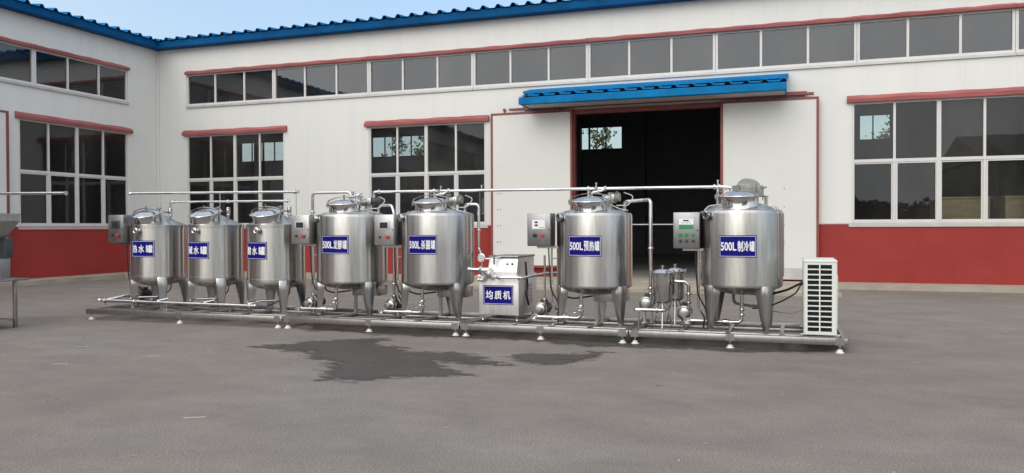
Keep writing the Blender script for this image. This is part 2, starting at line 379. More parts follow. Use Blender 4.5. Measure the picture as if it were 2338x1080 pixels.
for poly, lab in WET_SHADE:                                    # a sheet on the asphalt whose damp fades out at a ragged rim
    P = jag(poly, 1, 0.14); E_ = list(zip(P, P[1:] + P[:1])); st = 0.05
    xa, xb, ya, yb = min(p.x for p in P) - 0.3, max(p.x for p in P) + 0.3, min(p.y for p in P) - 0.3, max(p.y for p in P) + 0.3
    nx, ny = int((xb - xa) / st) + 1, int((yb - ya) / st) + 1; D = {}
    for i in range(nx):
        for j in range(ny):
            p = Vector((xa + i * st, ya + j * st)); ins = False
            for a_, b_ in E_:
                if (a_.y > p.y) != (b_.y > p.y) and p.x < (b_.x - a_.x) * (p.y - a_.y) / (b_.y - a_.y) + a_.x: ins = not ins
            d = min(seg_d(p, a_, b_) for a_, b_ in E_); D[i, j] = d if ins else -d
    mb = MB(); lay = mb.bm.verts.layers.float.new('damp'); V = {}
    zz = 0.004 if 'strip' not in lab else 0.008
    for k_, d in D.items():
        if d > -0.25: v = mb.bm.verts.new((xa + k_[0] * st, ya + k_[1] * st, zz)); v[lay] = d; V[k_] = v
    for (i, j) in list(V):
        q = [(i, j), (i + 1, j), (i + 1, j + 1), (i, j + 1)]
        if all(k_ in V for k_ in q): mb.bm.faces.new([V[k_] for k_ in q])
    tag(mb.build('wet_shade_patch', 'wet', smooth=0, normals=False), lab, kind='structure')
# far hills behind the camera (seen in the window glass)
mb = MB(); prev = None
for i in range(61):
    a = R(150 + 240 * i / 60) ; x, y = 420 * math.cos(a) + 10, 420 * math.sin(a)
    h = 10 + 6 * math.sin(i * 0.37) + 5 * math.sin(i * 0.83 + 1) + random.uniform(0, 2)
    cur = [mb.bm.verts.new((x * k, y * k, z)) for k, z in ((1, -1), (1.15, h * 0.7), (1.4, h), (1.9, -1))]
    if prev:
        for k in range(3): mb.bm.faces.new((prev[k], cur[k], cur[k + 1], prev[k + 1]))
    prev = cur
tag(mb.build('hills', 'hill'), kind='structure')

mb = MB(); rnd = random.Random(11)                       # straw and grit blown over the yard
for k in range(170):
    x, y = rnd.uniform(9, 24), rnd.uniform(-17, -6); a = rnd.uniform(0, 3.14); ln = rnd.uniform(0.006, 0.026); w_ = rnd.uniform(0.002, 0.005)
    mb.box(-ln, ln, -w_, w_, 0.0, 0.004, Matrix.Translation((x, y, 0.001)) @ Matrix.Rotation(a, 4, 'Z'))
for x, y, a, ln in ((10.55, -12.55, 0.15, 0.10), (11.9, -12.85, 0.2, 0.09), (11.35, -13.55, 0.2, 0.09), (14.3, -15.0, 0.5, 0.08)): mb.box(-ln, ln, -0.008, 0.008, 0, 0.005, Matrix.Translation((x, y, 0.001)) @ Matrix.Rotation(a, 4, 'Z'))
tag(mb.build('straw_litter', 'straw', smooth=0), 'bits of pale straw scattered on the asphalt', 'litter', kind='stuff')

# ------------------------------------------------------------ buildings
FW = lambda u, z, d: Vector((u, d, z))                # main facade, looks to -Y
FS = lambda u, z, d: Vector((-d, u, z))               # side wing, looks to +X
FR = lambda u, z, d: Vector((u, 17 - d, z))           # rear wall of the hall
SILL, TRANS, HEAD, B0, B1, EAVE = 1.44, 2.86, 4.20, 5.10, 6.05, 6.9

def window(parent, f, u0, u1, z0, z1, cols, transom, label=None, thick=1, mat='frame', gl='glass', hood=True, hoodz=0.15, ext=0.10):
    """one window: frame with mullions; > pane, flashing, sill"""
    mb = MB()
    def bar(a, b, c, d, d0, d1):
        vs = [f(u, z, dd) for u in (a, b) for dd in (d0, d1) for z in (c, d)]
        q = [mb.bm.verts.new(v) for v in vs]
        for ix in ((0, 1, 3, 2), (4, 6, 7, 5), (0, 4, 5, 1), (2, 3, 7, 6), (0, 2, 6, 4), (1, 5, 7, 3)): mb.bm.faces.new([q[i] for i in ix])
    w = 0.055
    bar(u0, u0 + w, z0, z1, 0.015, 0.075); bar(u1 - w, u1, z0, z1, 0.015, 0.075)
    bar(u0 + w, u1 - w, z0, z0 + w, 0.018, 0.075); bar(u0 + w, u1 - w, z1 - w, z1, 0.018, 0.075)
    st = (u1 - u0) / cols; edges = [u0 + st * i for i in range(cols + 1)]
    for i in range(1, cols):
        hw = 0.045 if (cols == 4 and i == 2) else 0.026
        bar(edges[i] - hw, edges[i] + hw, z0 + w, z1 - w, 0.021 if hw < 0.04 else 0.012, 0.078)
    if transom:
        bar(u0 + w, u1 - w, transom - 0.035, transom + 0.035, 0.016, 0.080)
        for i in range(cols):                         # sliding sashes below the transom
            a = edges[i] + 0.03; b = edges[i + 1] - 0.03; s_ = 0.034
            d0 = 0.028 if i % 2 else 0.036
            bar(a, a + s_, z0 + w, transom - 0.035, d0, d0 + 0.025); bar(b - s_, b, z0 + w, transom - 0.035, d0, d0 + 0.025)
            bar(a + s_, b - s_, z0 + w, z0 + w + s_, d0, d0 + 0.025); bar(a + s_, b - s_, transom - 0.07, transom - 0.035, d0, d0 + 0.025)
    win = mb.build('window', mat, parent, smooth=0)
    if label: win['label'] = label
    mb = MB()
    rows = [(z0, transom), (transom, z1)] if transom else [(z0, z1)]
    for i in range(cols):
        for (c, d) in rows:
            ta, tb, t0 = random.uniform(-0.004, 0.004), random.uniform(-0.004, 0.004), 0.055
            mb.quad([f(edges[i], c, t0 - ta - tb), f(edges[i + 1], c, t0 + ta - tb), f(edges[i + 1], d, t0 + ta + tb), f(edges[i], d, t0 - ta + tb)])
    mb.build('pane', gl, win, smooth=0, normals=False)
    if hood:
        mb = MB(); k = 24; prev = None
        for i in range(k + 1):
            u = u0 - ext + (u1 - u0 + 2 * ext) * i / k; wob = 0.006 * math.sin(i * 0.9 + u0) + random.uniform(-0.004, 0.004)
            cur = [mb.bm.verts.new(f(u, z, d)) for z, d in ((z1 - 0.015, -0.09), (z1 + hoodz * 0.45, -0.10), (z1 + hoodz + wob, -0.004), (z1 - 0.015, -0.004))]
            if prev:
                for a in range(4): mb.bm.faces.new((prev[a], cur[a], cur[(a + 1) % 4], prev[(a + 1) % 4]))
            else: mb.bm.faces.new(cur)
            prev = cur
        mb.bm.faces.new(prev[::-1])
        mb.build('flashing', 'flash', win, smooth=0)
    mb = MB()
    vs = [f(u, z, d) for u in (u0 - ext * 0.6, u1 + ext * 0.6) for d in (-0.045, 0.012) for z in (z0 - 0.075, z0 - 0.012)]
    q = [mb.bm.verts.new(v) for v in vs]
    for ix in ((0, 1, 3, 2), (4, 6, 7, 5), (0, 4, 5, 1), (2, 3, 7, 6), (0, 2, 6, 4), (1, 5, 7, 3)): mb.bm.faces.new([q[i] for i in ix])
    mb.build('sill', 'alu', win, smooth=0)
    return win

def roof_sheet(mb, u0, u1, f, rise, d0, d1, pitch=0.41, h=0.085, base=0.17, top=0.06):
    """corrugated sheet: u along the eave, d up the slope; f(u, d, z)"""
    us = []; u = u0
    while u < u1:
        c = u + pitch / 2
        us += [(c - base / 2, 0), (c - top / 2, h), (c + top / 2, h), (c + base / 2, 0)]; u += pitch
    us = [(u0, 0)] + us + [(u1, 0)]; prev = None
    for u, z in us:
        cur = [mb.bm.verts.new(f(u, d, z + (d - d0) * rise)) for d in (d0, d1)]
        if prev: mb.bm.faces.new((prev[0], cur[0], cur[1], prev[1]))
        prev = cur

# --- main hall
hall = thing('factory_hall', (20, 8, 0), 'long white factory hall with blue ribbed roof, red dado and open sliding door', 'building')
HO = Vector((20, 8, 0))
def off(fn): return lambda u, z, d: fn(u, z, d) - HO
fw_, fr_ = off(FW), off(FR)
W1, W2, W3 = (1.08, 4.58), (7.34, 10.84), (19.76, 23.32)
DOOR = (13.24, 16.89, 0.1, 4.34)
band = [(1.09 + 3.13 * k, 1.09 + 3.13 * k + 3.13) for k in range(9)]
mb = MB()
holes = [(W1[0], W1[1], SILL, HEAD), (W2[0], W2[1], SILL, HEAD), (W3[0], W3[1], SILL, HEAD), DOOR, (26.9, 30.5, SILL, HEAD), (band[0][0], band[-1][1], B0, B1)]
cells(mb, 0, 40, SILL, EAVE + 0.12, holes, fw_, 0.10); mb.build('wall', 'wall', hall, smooth=0)
mb = MB(); cells(mb, 0.025, 40, 0.0, SILL, [DOOR], lambda u, z, d: fw_(u, z, d - 0.022), 0.12); mb.build('dado', 'red', hall, smooth=0)
mb = MB(); mb.box(-20 + 0.03, 20, -8 - 0.03, -8 - 0.023, SILL - 0.012, SILL + 0.012); mb.build('dado_trim', 'alu', hall, smooth=0)
for (a, b), lab in ((W1, 'window nearest the side wing'), (W2, 'window left of the sliding door'), (W3, 'window right of the sliding door'), ((26.9, 30.5), None)):
    window(hall, fw_, a, b, SILL, HEAD, 4, TRANS, lab)
for a, b in band: window(hall, fw_, a + 0.004, b - 0.004, B0, B1, 3, None, gl='bandglass', hoodz=0.10, ext=-0.001)
# roof, gutter, ridge
mb = MB(); roof_sheet(mb, -18, 40, lambda u, d, z: Vector((u, d, 7.05 + z)) - HO, 0.10, -0.36, 8.5)
roof_sheet(mb, -18, 40, lambda u, d, z: Vector((u, 17 - d, 7.05 + z)) - HO, 0.10, -0.36, 8.5)
mb.build('roof', 'blue', hall, smooth=0)
mb = MB(); mb.rbox(0.30, 40, -0.31, -0.002, 6.84, 7.045, 0.012, Matrix.Translation(-HO)); mb.build('gutter', 'gutter', hall, smooth=0)
mb = MB()
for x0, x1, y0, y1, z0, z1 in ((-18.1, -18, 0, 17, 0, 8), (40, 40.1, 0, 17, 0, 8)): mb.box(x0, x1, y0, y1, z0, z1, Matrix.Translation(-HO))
mb.prism([(-18, 6.9), (-0.2, 6.9), (-0.2, 7.02), (-8.5, 7.85), (-18, 7.0)], Matrix.Translation(Vector((0, 0.05, 0)) - HO) @ Matrix(((1, 0, 0, 0), (0, 0, -1, 0), (0, 1, 0, 0), (0, 0, 0, 1))), 0.04)  # unseen gable piece, added to block light between the two roofs
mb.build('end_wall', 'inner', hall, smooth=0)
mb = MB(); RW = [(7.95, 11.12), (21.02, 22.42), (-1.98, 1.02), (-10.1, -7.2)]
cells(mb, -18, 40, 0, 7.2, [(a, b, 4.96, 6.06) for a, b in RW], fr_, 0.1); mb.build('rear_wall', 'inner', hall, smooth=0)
for (a, b), c in zip(RW, (4, 2, 4, 4)): window(hall, fr_, a, b, 4.96, 6.06, c, None, mat='dark', gl='clear', hood=False)
mb = MB(); mb.box(-18, 40, 0.13, 17, 0, 0.118, Matrix.Translation(-HO)); mb.build('floor', 'concrete_in', hall, smooth=0)
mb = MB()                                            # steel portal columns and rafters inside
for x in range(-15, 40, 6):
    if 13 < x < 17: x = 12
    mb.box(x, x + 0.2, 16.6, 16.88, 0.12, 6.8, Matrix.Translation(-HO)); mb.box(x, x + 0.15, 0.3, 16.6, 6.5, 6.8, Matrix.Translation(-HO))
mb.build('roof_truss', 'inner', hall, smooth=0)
# door: frame, track, leaves, canopy
mb = MB(); Tm = Matrix.Translation(-HO)
mb.box(13.16, 13.27, -0.05, 0.14, 0.11, 4.36, Tm); mb.box(16.86, 16.97, -0.05, 0.14, 0.11, 4.36, Tm); mb.box(13.27, 16.86, -0.045, 0.14, 4.25, 4.36, Tm)
mb.build('door_frame', 'trim', hall, smooth=0)
mb = MB(); mb.rbox(11.55, 18.95, -0.20, -0.10, 4.40, 4.455, 0.006, Tm); mb.box(11.9, 18.8, -0.10, -0.003, 4.46, 4.50, Tm)
for x in (12.2, 13.6, 15, 16.4, 17.8): mb.box(x, x + 0.06, -0.16, -0.003, 4.455, 4.53, Tm)
mb.build('door_track', 'trim', hall, smooth=0)
def leaf(x0, x1, z0, z1, name_label, grey):
    g = MB(); g.box(x0 + 0.05, x1 - 0.05, -0.165, -0.10, z0 + (0.26 if grey else 0.06), z1 - 0.05, Tm); d = g.build('sliding_door', 'leafwhite', hall, smooth=0); d['label'] = name_label
    g = MB(); g.box(x0, x0 + 0.055, -0.175, -0.09, z0, z1, Tm); g.box(x1 - 0.055, x1, -0.175, -0.09, z0, z1, Tm); g.box(x0 + 0.055, x1 - 0.055, -0.172, -0.09, z1 - 0.055, z1, Tm)
    if not grey: g.box(x0 + 0.055, x1 - 0.055, -0.172, -0.09, z0, z0 + 0.06, Tm)
    g.build('leaf_frame', 'trim', d, smooth=0)
    if grey: g = MB(); g.box(x0 + 0.055, x1 - 0.055, -0.17, -0.095, z0, z0 + 0.26, Tm); g.build('kick_plate', 'alu', d, smooth=0)
    g = MB()
    for x in (x0 + 0.35, x1 - 0.35): g.box(x, x + 0.05, -0.15, -0.12, z1 - 0.02, 4.42, Tm); g.cyl(Vector((x + 0.025, -0.17, 4.43)) - HO, Vector((x + 0.025, -0.10, 4.43)) - HO, 0.04)
    g.build('hanger', 'trim', d)
    g = MB()
    for k in range(4):
        for xx in ((x1 - 0.75,) if grey else (x0 + 0.18, x0 + 0.26)): g.cyl(Vector((xx, -0.178, 1.0 + 0.42 * k)) - HO, Vector((xx, -0.163, 1.0 + 0.42 * k)) - HO, 0.012, seg=8)
    g.build('bolt', 'dark', d)
leaf(11.04, 13.24, 0.34, 4.35, 'left door leaf with red bottom rail', False)
leaf(16.88, 19.06, 0.15, 4.35, 'right door leaf with grey kick plate', True)
mb = MB(); roof_sheet(mb, 12.10, 18.38, lambda u, d, z: Vector((u, d, 4.60 + z)) - HO, 0.25, -1.06, -0.02, 0.40, 0.06, 0.15, 0.05)
can = mb.build('door_canopy', 'canopyblue', hall, smooth=0)
mb = MB(); mb.rbox(12.12, 18.36, -1.10, -0.93, 4.40, 4.572, 0.01, Tm)
mb.prism([(-0.93, 4.41), (-0.003, 4.41), (-0.003, 4.84), (-0.93, 4.60)], Matrix.Translation(Vector((12.12, 0, 0)) - HO) @ Matrix(((0, 0, 1, 0), (1, 0, 0, 0), (0, 1, 0, 0), (0, 0, 0, 1))), 0.03)
mb.prism([(-0.93, 4.41), (-0.003, 4.41), (-0.003, 4.84), (-0.93, 4.60)], Matrix.Translation(Vector((18.33, 0, 0)) - HO) @ Matrix(((0, 0, 1, 0), (1, 0, 0, 0), (0, 1, 0, 0), (0, 0, 0, 1))), 0.03)
mb.build('canopy_gutter', 'canopyblue', can, smooth=0)
mb = MB(); mb.box(12.15, 18.33, -0.93, -0.003, 4.425, 4.445, Tm); mb.build('canopy_soffit', 'soffit', can, smooth=0)
mb = MB(); mb.prism([(-0.003, 4.925), (-0.003, 4.95), (-0.62, 4.800), (-0.625, 4.735), (-0.615, 4.735), (-0.61, 4.785)], Matrix.Translation(Vector((12.08, 0, 0)) - HO) @ Matrix(((0, 0, 1, 0), (1, 0, 0, 0), (0, 1, 0, 0), (0, 0, 0, 1))), 6.32)
mb.build('canopy_flashing', 'canopyblue', can, smooth=0)

# --- side wing on the left
wing = thing('side_wing', (-8, -16, 0), 'greyer white side building at left meeting the hall in the corner', 'building')
WO = Vector((-8, -16, 0)); Tw = Matrix.Translation(-WO)
fs_ = lambda u, z, d: FS(u, z, d) - WO
V1 = (-4.74, -1.18); VB = [(-1.17 - 3.09 * (k + 1), -1.17 - 3.09 * k) for k in range(8)]
mb = MB(); cells(mb, -32, 0, SILL, EAVE + 0.12, [(V1[0], V1[1], SILL, HEAD), (-12, -8.4, SILL, HEAD), (-20, -16.4, SILL, HEAD), (VB[-1][0], VB[0][1], B0, B1)], fs_, 0.1)
mb.build('wall', 'wall', wing, smooth=0)
mb = MB(); cells(mb, -32, -0.0, 0, SILL, [], lambda u, z, d: fs_(u, z, d - 0.022), 0.12); mb.build('dado', 'red', wing, smooth=0)
for a, b in (V1, (-12, -8.4), (-20, -16.4)): window(wing, fs_, a, b, SILL, HEAD, 4, TRANS)
for a, b in VB: window(wing, fs_, a + 0.004, b - 0.004, B0, B1, 3, None, gl='bandglass', hoodz=0.10, ext=-0.001)
mb = MB(); roof_sheet(mb, -32, 2, lambda u, d, z: Vector((-d, u, 7.05 + z)) - WO, 0.10, -0.36, 8.5)
roof_sheet(mb, -32, 2, lambda u, d, z: Vector((-17 + d, u, 7.05 + z)) - WO, 0.10, -0.1, 8.5)
mb.build('roof', 'blue', wing, smooth=0)
mb = MB(); mb.rbox(0.002, 0.31, -32, -0.0, 6.84, 7.045, 0.012, Tw); mb.build('gutter', 'gutter', wing, smooth=0)
mb = MB(); mb.box(-17.1, -17, -32, 0, 0, 7.1, Tw); mb.box(-17, -0.1, -32.1, -32, 0, 7.9, Tw); mb.build('end_wall', 'inner', wing, smooth=0)
mb = MB(); mb.box(-17, -0.13, -32, 0.12, 0, 0.118, Tw); mb.build('floor', 'concrete_in', wing, smooth=0)
mb = MB(); mb.box(0.09, 0.15, -7.3, -5.2, 0.3, 4.25, Tw); d = mb.build('sliding_door', 'leafwhite', wing, smooth=0)
mb = MB(); mb.box(0.08, 0.165, -5.2, -5.13, 0.2, 4.30, Tw); mb.box(0.08, 0.165, -7.36, -7.3, 0.2, 4.30, Tw); mb.box(0.08, 0.162, -7.3, -5.2, 4.25, 4.30, Tw); mb.box(0.08, 0.162, -7.3, -5.2, 0.2, 0.3, Tw); mb.build('leaf_frame', 'trim', d, smooth=0)
mb = MB(); mb.rbox(0.003, 0.06, -0.06, -0.004, 1.46, 6.83, 0.01, Tw); mb.build('corner_trim', 'wall', wing, smooth=0)

# ------------------------------------------------------------ text
def text_polys(body, w, h, bold=0.0):
    cu = bpy.data.curves.new('lettering', 'FONT'); cu.body = body; cu.size = 1; cu.bevel_depth = bold; cu.bevel_resolution = 0; cu.resolution_u = 3; cu.fill_mode = 'FRONT'
    o = bpy.data.objects.new('lettering', cu); COL.objects.link(o); bpy.context.view_layer.update()
    me = bpy.data.meshes.new_from_object(o.evaluated_get(bpy.context.evaluated_depsgraph_get()))
    bpy.data.objects.remove(o); bpy.data.curves.remove(cu)
    vs = [Vector(v.co) for v in me.vertices]; fs = [tuple(p.vertices) for p in me.polygons]; bpy.data.meshes.remove(me)
    x0, x1 = min(v.x for v in vs), max(v.x for v in vs); y0, y1 = min(v.y for v in vs), max(v.y for v in vs)
    return [((v.x - x0) / (x1 - x0) * w, (v.y - y0) / (y1 - y0) * h, v.z * 0.04) for v in vs], fs

def sign(parent, f, w, h, bits):
    """enamel plate; f(u, v, d): u, v on the plate from its centre, d out of it. bits: (text, u0, width, v0, height)"""
    mb = MB(); k = 20
    for d0, d1 in ((0.001, 0.005),):
        ring = []
        for i in range(k + 1):
            u = -w / 2 + w * i / k
            ring.append([mb.bm.verts.new(f(u, v, d)) for v, d in ((-h / 2, d0), (-h / 2, d1), (h / 2, d1), (h / 2, d0))])
        for A, B in zip(ring, ring[1:]):
            for a in range(4): mb.bm.faces.new((A[a], B[a], B[(a + 1) % 4], A[(a + 1) % 4]))
        mb.bm.faces.new(ring[0]); mb.bm.faces.new(ring[-1][::-1])
    p = mb.build('sign', 'sign', parent, smooth=30)
    mb = MB(); t = 0.0045; e = 0.010
    def strip(u0, u1, v0, v1):
        n_ = max(1, int((u1 - u0) / 0.02))
        for i in range(n_):
            a = u0 + (u1 - u0) * i / n_; b = u0 + (u1 - u0) * (i + 1) / n_
            mb.quad([f(a, v0, 0.0062), f(b, v0, 0.0062), f(b, v1, 0.0062), f(a, v1, 0.0062)])
    U, V = w / 2 - e, h / 2 - e
    strip(-U, U, -V, -V + t); strip(-U, U, V - t, V); strip(-U, -U + t, -V + t, V - t); strip(U - t, U, -V + t, V - t)
    mb.build('border', 'white', p, smooth=0)
    mb = MB()
    for body, u0, wd, v0, ht in bits:
        vs, fs = text_polys(body, wd, ht, 0.024)
        bv = [mb.bm.verts.new(f(u0 + x, v0 + y, 0.0072 + z)) for x, y, z in vs]
        for q in fs:
            try: mb.bm.faces.new([bv[i] for i in q])
            except ValueError: pass
    mb.build('lettering', 'white', p, smooth=0)
    return p

# ------------------------------------------------------------ skids
def skid(x0, x1, feet, cross, label):
    cx = (x0 + x1) / 2; s = thing('skid_frame', (cx, -9.72, 0), label, 'skid frame', 'steel skids under the tanks')
    a, b = x0 - cx, x1 - cx; yf, yb = -0.66, 0.66; z0, z1 = 0.088, 0.165
    mb = MB()
    mb.rbox(a, b, yf, yf + 0.06, z0, z1, 0.006); mb.rbox(a, b, yb - 0.06, yb, z0, z1, 0.006)
    for u in (a + 0.03, b - 0.03): mb.rbox(u - 0.03, u + 0.03, yf + 0.06, yb - 0.06, z0, z1, 0.006)
    mb.build('frame', 'skid', s)
    mb = MB()
    for c in cross: mb.rbox(c - cx - 0.025, c - cx + 0.025, yf + 0.06, yb - 0.06, z0 + 0.01, z1 - 0.006, 0.005)
    for y in (-0.33, 0.20): mb.rbox(a + 0.06, b - 0.06, y - 0.022, y + 0.022, z0 + 0.02, z1 - 0.016, 0.005)
    mb.build('crossbar', 'skid', s)
    for fx in feet: mb = MB(); mb.box(fx - cx - 0.045, fx - cx + 0.045, yf - 0.003, yf - 0.0005, z0 + 0.002, z1 - 0.002); mb.build('gusset_plate', 'steel', s, smooth=0)
    for fx in feet:
        for y in (yf + 0.03, yb - 0.03):
            g = MB(); g.cyl((fx - cx, y, 0.03), (fx - cx, y, z0 - 0.0005), 0.009, seg=10); g.prof((fx - cx, y, z0 - 0.02), (0, 0, 1), [(0, 0), (0.017, 0), (0.017, 0.014), (0, 0.014)], 6)
            f_ = g.build('levelling_foot', 'steel', s)
            g = MB(); g.lathe([(0, 0.001), (0.046, 0.001), (0.048, 0.012), (0.03, 0.022), (0.026, 0.042), (0, 0.046)], 20, Matrix.Translation((fx - cx, y, 0))); g.build('pad', 'pad', f_)
    return s
skid(8.26, 11.79, (8.35, 10.02, 11.71), (8.9, 9.62, 10.3, 11.0), 'long skid frame carrying the three small water tanks')
skid(11.80, 14.45, (11.87, 13.14, 14.39), (12.45, 13.2, 13.75), 'skid frame under the first two big tanks left of the homogeniser')
skid(14.46, 16.62, (14.53, 15.53, 16.55), (15.1, 15.6, 16.1), 'skid frame under the homogeniser and the preheating tank')
skid(16.63, 19.03, (16.70, 17.79, 18.95), (17.2, 17.75, 18.35), 'skid frame under the right-hand tank and the cream condensing unit')

# ------------------------------------------------------------ tanks
def tank(x, label, R_, zb, zt, rise, legs, sgn, kind):
    t = thing('steel_tank', (x, -9.75, 0), label, 'tank', 'stainless steel process tanks')
    small = kind == 'small'
    pr = [(0, zb - 0.11), (R_ * 0.35, zb - 0.10), (R_ * 0.7, zb - 0.065), (R_ * 0.92, zb - 0.022), (R_ - 0.006, zb), (R_, zb + 0.012)]
    if small:
        pr += [(R_, zb + 0.055), (R_ + 0.004, zb + 0.058), (R_ + 0.004, zb + 0.066), (R_, zb + 0.069), (R_, zt - 0.045), (R_ + 0.010, zt - 0.042), (R_ + 0.010, zt - 0.028), (R_ + 0.001, zt - 0.025), (R_ + 0.001, zt - 0.018),
               (R_ + 0.010, zt - 0.015), (R_ + 0.010, zt), (R_ - 0.012, zt + 0.006), (R_ * 0.6, zt + rise * 0.42), (R_ * 0.25, zt + rise * 0.86), (0, zt + rise)]
    else:
        pr += [(R_, zb + 0.03), (R_, (zb + zt) / 2), (R_, zt - 0.05), (R_ - 0.004, zt - 0.028), (R_ - 0.014, zt - 0.012), (R_ - 0.03, zt - 0.004), (R_ - 0.05, zt), (R_ - 0.075, zt + 0.003),
               (R_ - 0.09, zt + 0.016), (R_ * 0.6, zt + rise * 0.62), (R_ * 0.3, zt + rise * 0.92), (0, zt + rise)]
    mb = MB(); mb.lathe(pr, 72)
    mb.build('shell', 'shell', t, smooth=28)
    # manhole: neck, lid, strap with knob
    tilt = R(15) if small else R(6)
    zc = zt + rise * (0.42 if small else 0.66)
    T = Matrix.Translation((0, -0.2, zc)) @ Matrix.Rotation(tilt, 4, 'X')
    rn = 0.205 if small else 0.215; hn = 0.095
    mb = MB(); mb.lathe([(rn + 0.018, -0.07), (rn, -0.03), (rn, hn - 0.016), (rn + 0.020, hn - 0.014), (rn + 0.020, hn), (rn - 0.02, hn)], 48, T)
    neck = mb.build('manhole', 'polish', t)
    lift = Matrix.Rotation(R(4), 4, 'Y')
    T2 = T @ Matrix.Translation((0, 0, hn + 0.004))
    mb = MB(); mb.lathe([(0, 0), (rn + 0.036, 0), (rn + 0.040, 0.006), (rn + 0.036, 0.014), (rn + 0.012, 0.018), (rn - 0.01, 0.024), (rn * 0.72, 0.044), (rn * 0.35, 0.057), (0, 0.061)], 48, T2); mb.build('lid', 'polish', neck)
    mb = MB(); pts = [(-rn - 0.05, -0.01, -0.02), (-rn - 0.045, 0.0, 0.045), (-rn * 0.6, 0.0, 0.085), (0, 0, 0.098), (rn * 0.6, 0, 0.085), (rn + 0.05, 0.0, 0.06)]
    P = fillet(pts, 0.08, 5)
    for a, b in zip(P, P[1:]):
        d = b - a; TT = T2 @ Matrix.Translation((a + b) / 2) @ d.to_track_quat('X', 'Z').to_matrix().to_4x4(); mb.box(-d.length / 2 - 0.003, d.length / 2 + 0.003, -0.024, 0.024, -0.004, 0.004, TT)
    mb.cyl(T2 @ Vector((0, 0, 0.055)), T2 @ Vector((0, 0, 0.125)), 0.011)
    mb.cyl(T2 @ Vector((-rn - 0.05, -0.03, -0.03)), T2 @ Vector((-rn - 0.05, 0.03, -0.03)), 0.014)
    mb.build('lid_strap', 'steel', neck)
    mb = MB(); mb.cyl(T2 @ Vector((rn + 0.045, 0, -0.06)), T2 @ Vector((rn + 0.045, 0, 0.09)), 0.007, seg=10)
    for k in range(3): a = k * 2.094; mb.prof(T2 @ Vector((rn + 0.045 + 0.03 * math.cos(a), 0.03 * math.sin(a), 0.085)), T2.to_3x3() @ Vector((0, 0, 1)), [(0, 0), (0.014, 0), (0.014, 0.016), (0, 0.02)], 10)
    mb.prof(T2 @ Vector((rn + 0.045, 0, 0.08)), T2.to_3x3() @ Vector((0, 0, 1)), [(0, 0), (0.03, 0), (0.03, 0.012), (0, 0.018)], 14); mb.build('knob', 'steel', neck)
    if small:                                        # lid lifted a hair on its own spray stub
        mb = MB(); mb.tube([(0.21, 0.03, zt + 0.09), (0.21, 0.03, zt + 0.27)], 0.018); mb.clamp((0.21, 0.03, zt + 0.15), (0, 0, 1), 0.018); mb.clamp((0.21, 0.03, zt + 0.25), (0, 0, 1), 0.018)
        mb.prof((0.21, 0.03, zt + 0.175), (0, 0, 1), [(0.018, 0), (0.034, 0.002), (0.034, 0.04), (0.018, 0.042)], 16); mb.clamp((0.21, 0.03, zt + 0.225), (0, 0, 1), 0.018)
        iv = mb.build('inlet_valve', 'polish', t)
        mb = MB(); mb.cyl((0.19, 0.0, zt + 0.195), (0.10, -0.05, zt + 0.215), 0.008, seg=8); mb.prof((0.11, -0.045, zt + 0.213), (-0.9, -0.5, 0.2), [(0, 0), (0.014, 0.004), (0.014, 0.05), (0, 0.055)], 10); mb.build('valve_handle', 'black', iv)
    # sight port on the shoulder
    mb = MB(); th = R(0 if small else -47); dv = Vector((math.sin(th), -math.cos(th), 0)); zp = zt - (0.085 if small else 0.065)
    rp_ = 0.034 if small else 0.043; ln = 0.055 if small else 0.03
    mb.prof(dv * (R_ - 0.01) + Vector((0, 0, zp)), dv, [(rp_ * 0.8, 0), (rp_ * 0.8, ln), (rp_ * 1.3, ln), (rp_ * 1.3, ln + 0.022), (rp_ * 1.0, ln + 0.026), (rp_ * 0.72, ln + 0.022), (rp_ * 0.66, ln - 0.03), (0, ln - 0.03)], 24); pt = mb.build('sight_port', 'polish', t)
    if not small:
        mb = MB(); mb.prof(dv * (R_ - 0.01 + ln + 0.012) + Vector((0, 0, zp)), dv, [(0.03, -0.01), (0.03, 0.002), (0, 0.004)], 20); mb.build('sight_glass', 'screen', pt)
    # legs: tapered folded plates
    for la in legs:
        T = Matrix.Rotation(R(la), 4, 'Z'); mb = MB(); prof_ = []
        ztop = zb + (0.06 if small else 0.03); n_ = 8
        wt, wb = (0.092, 0.040) if small else (0.100, 0.030); rt_, rb_ = R_ + 0.006, R_ - 0.005
        dt, db = 0.13, 0.045
        rings = []
        lev = [(0.172, 0.0), (0.30, 0.28), (zb - 0.10, 0.78), (ztop - 0.02, 0.97), (ztop, 1.0)]
        for z, k in lev:
            w_ = wb + (wt - wb) * k; d_ = db + (dt - db) * k; r_ = rb_ + (rt_ - rb_) * k
            if z == ztop: w_ *= 0.86; r_ -= 0.012
            sec = [(-w_, d_), (-w_ * 0.93, 0.022), (-w_ * 0.72, 0.004), (0, 0.0), (w_ * 0.72, 0.004), (w_ * 0.93, 0.022), (w_, d_)]
            inn = [(w_ - 0.006, d_), (w_ * 0.9 - 0.006, 0.026), (-w_ * 0.9 + 0.006, 0.026), (-w_ + 0.006, d_)]
            rings.append([mb.bm.verts.new(T @ Vector((u, -(r_ - v), z))) for u, v in sec + inn])
        for A, B in zip(rings, rings[1:]):
            for i in range(len(A)): j = (i + 1) % len(A); mb.bm.faces.new((A[i], A[j], B[j], B[i]))
        mb.bm.faces.new(rings[0][::-1]); mb.bm.faces.new(rings[-1])
        mb.box(-wb - 0.012, wb + 0.012, -(rb_ + 0.006), -(rb_ - 0.055), 0.1655, 0.172, T)
        mb.build('leg', 'steel', t, smooth=40)
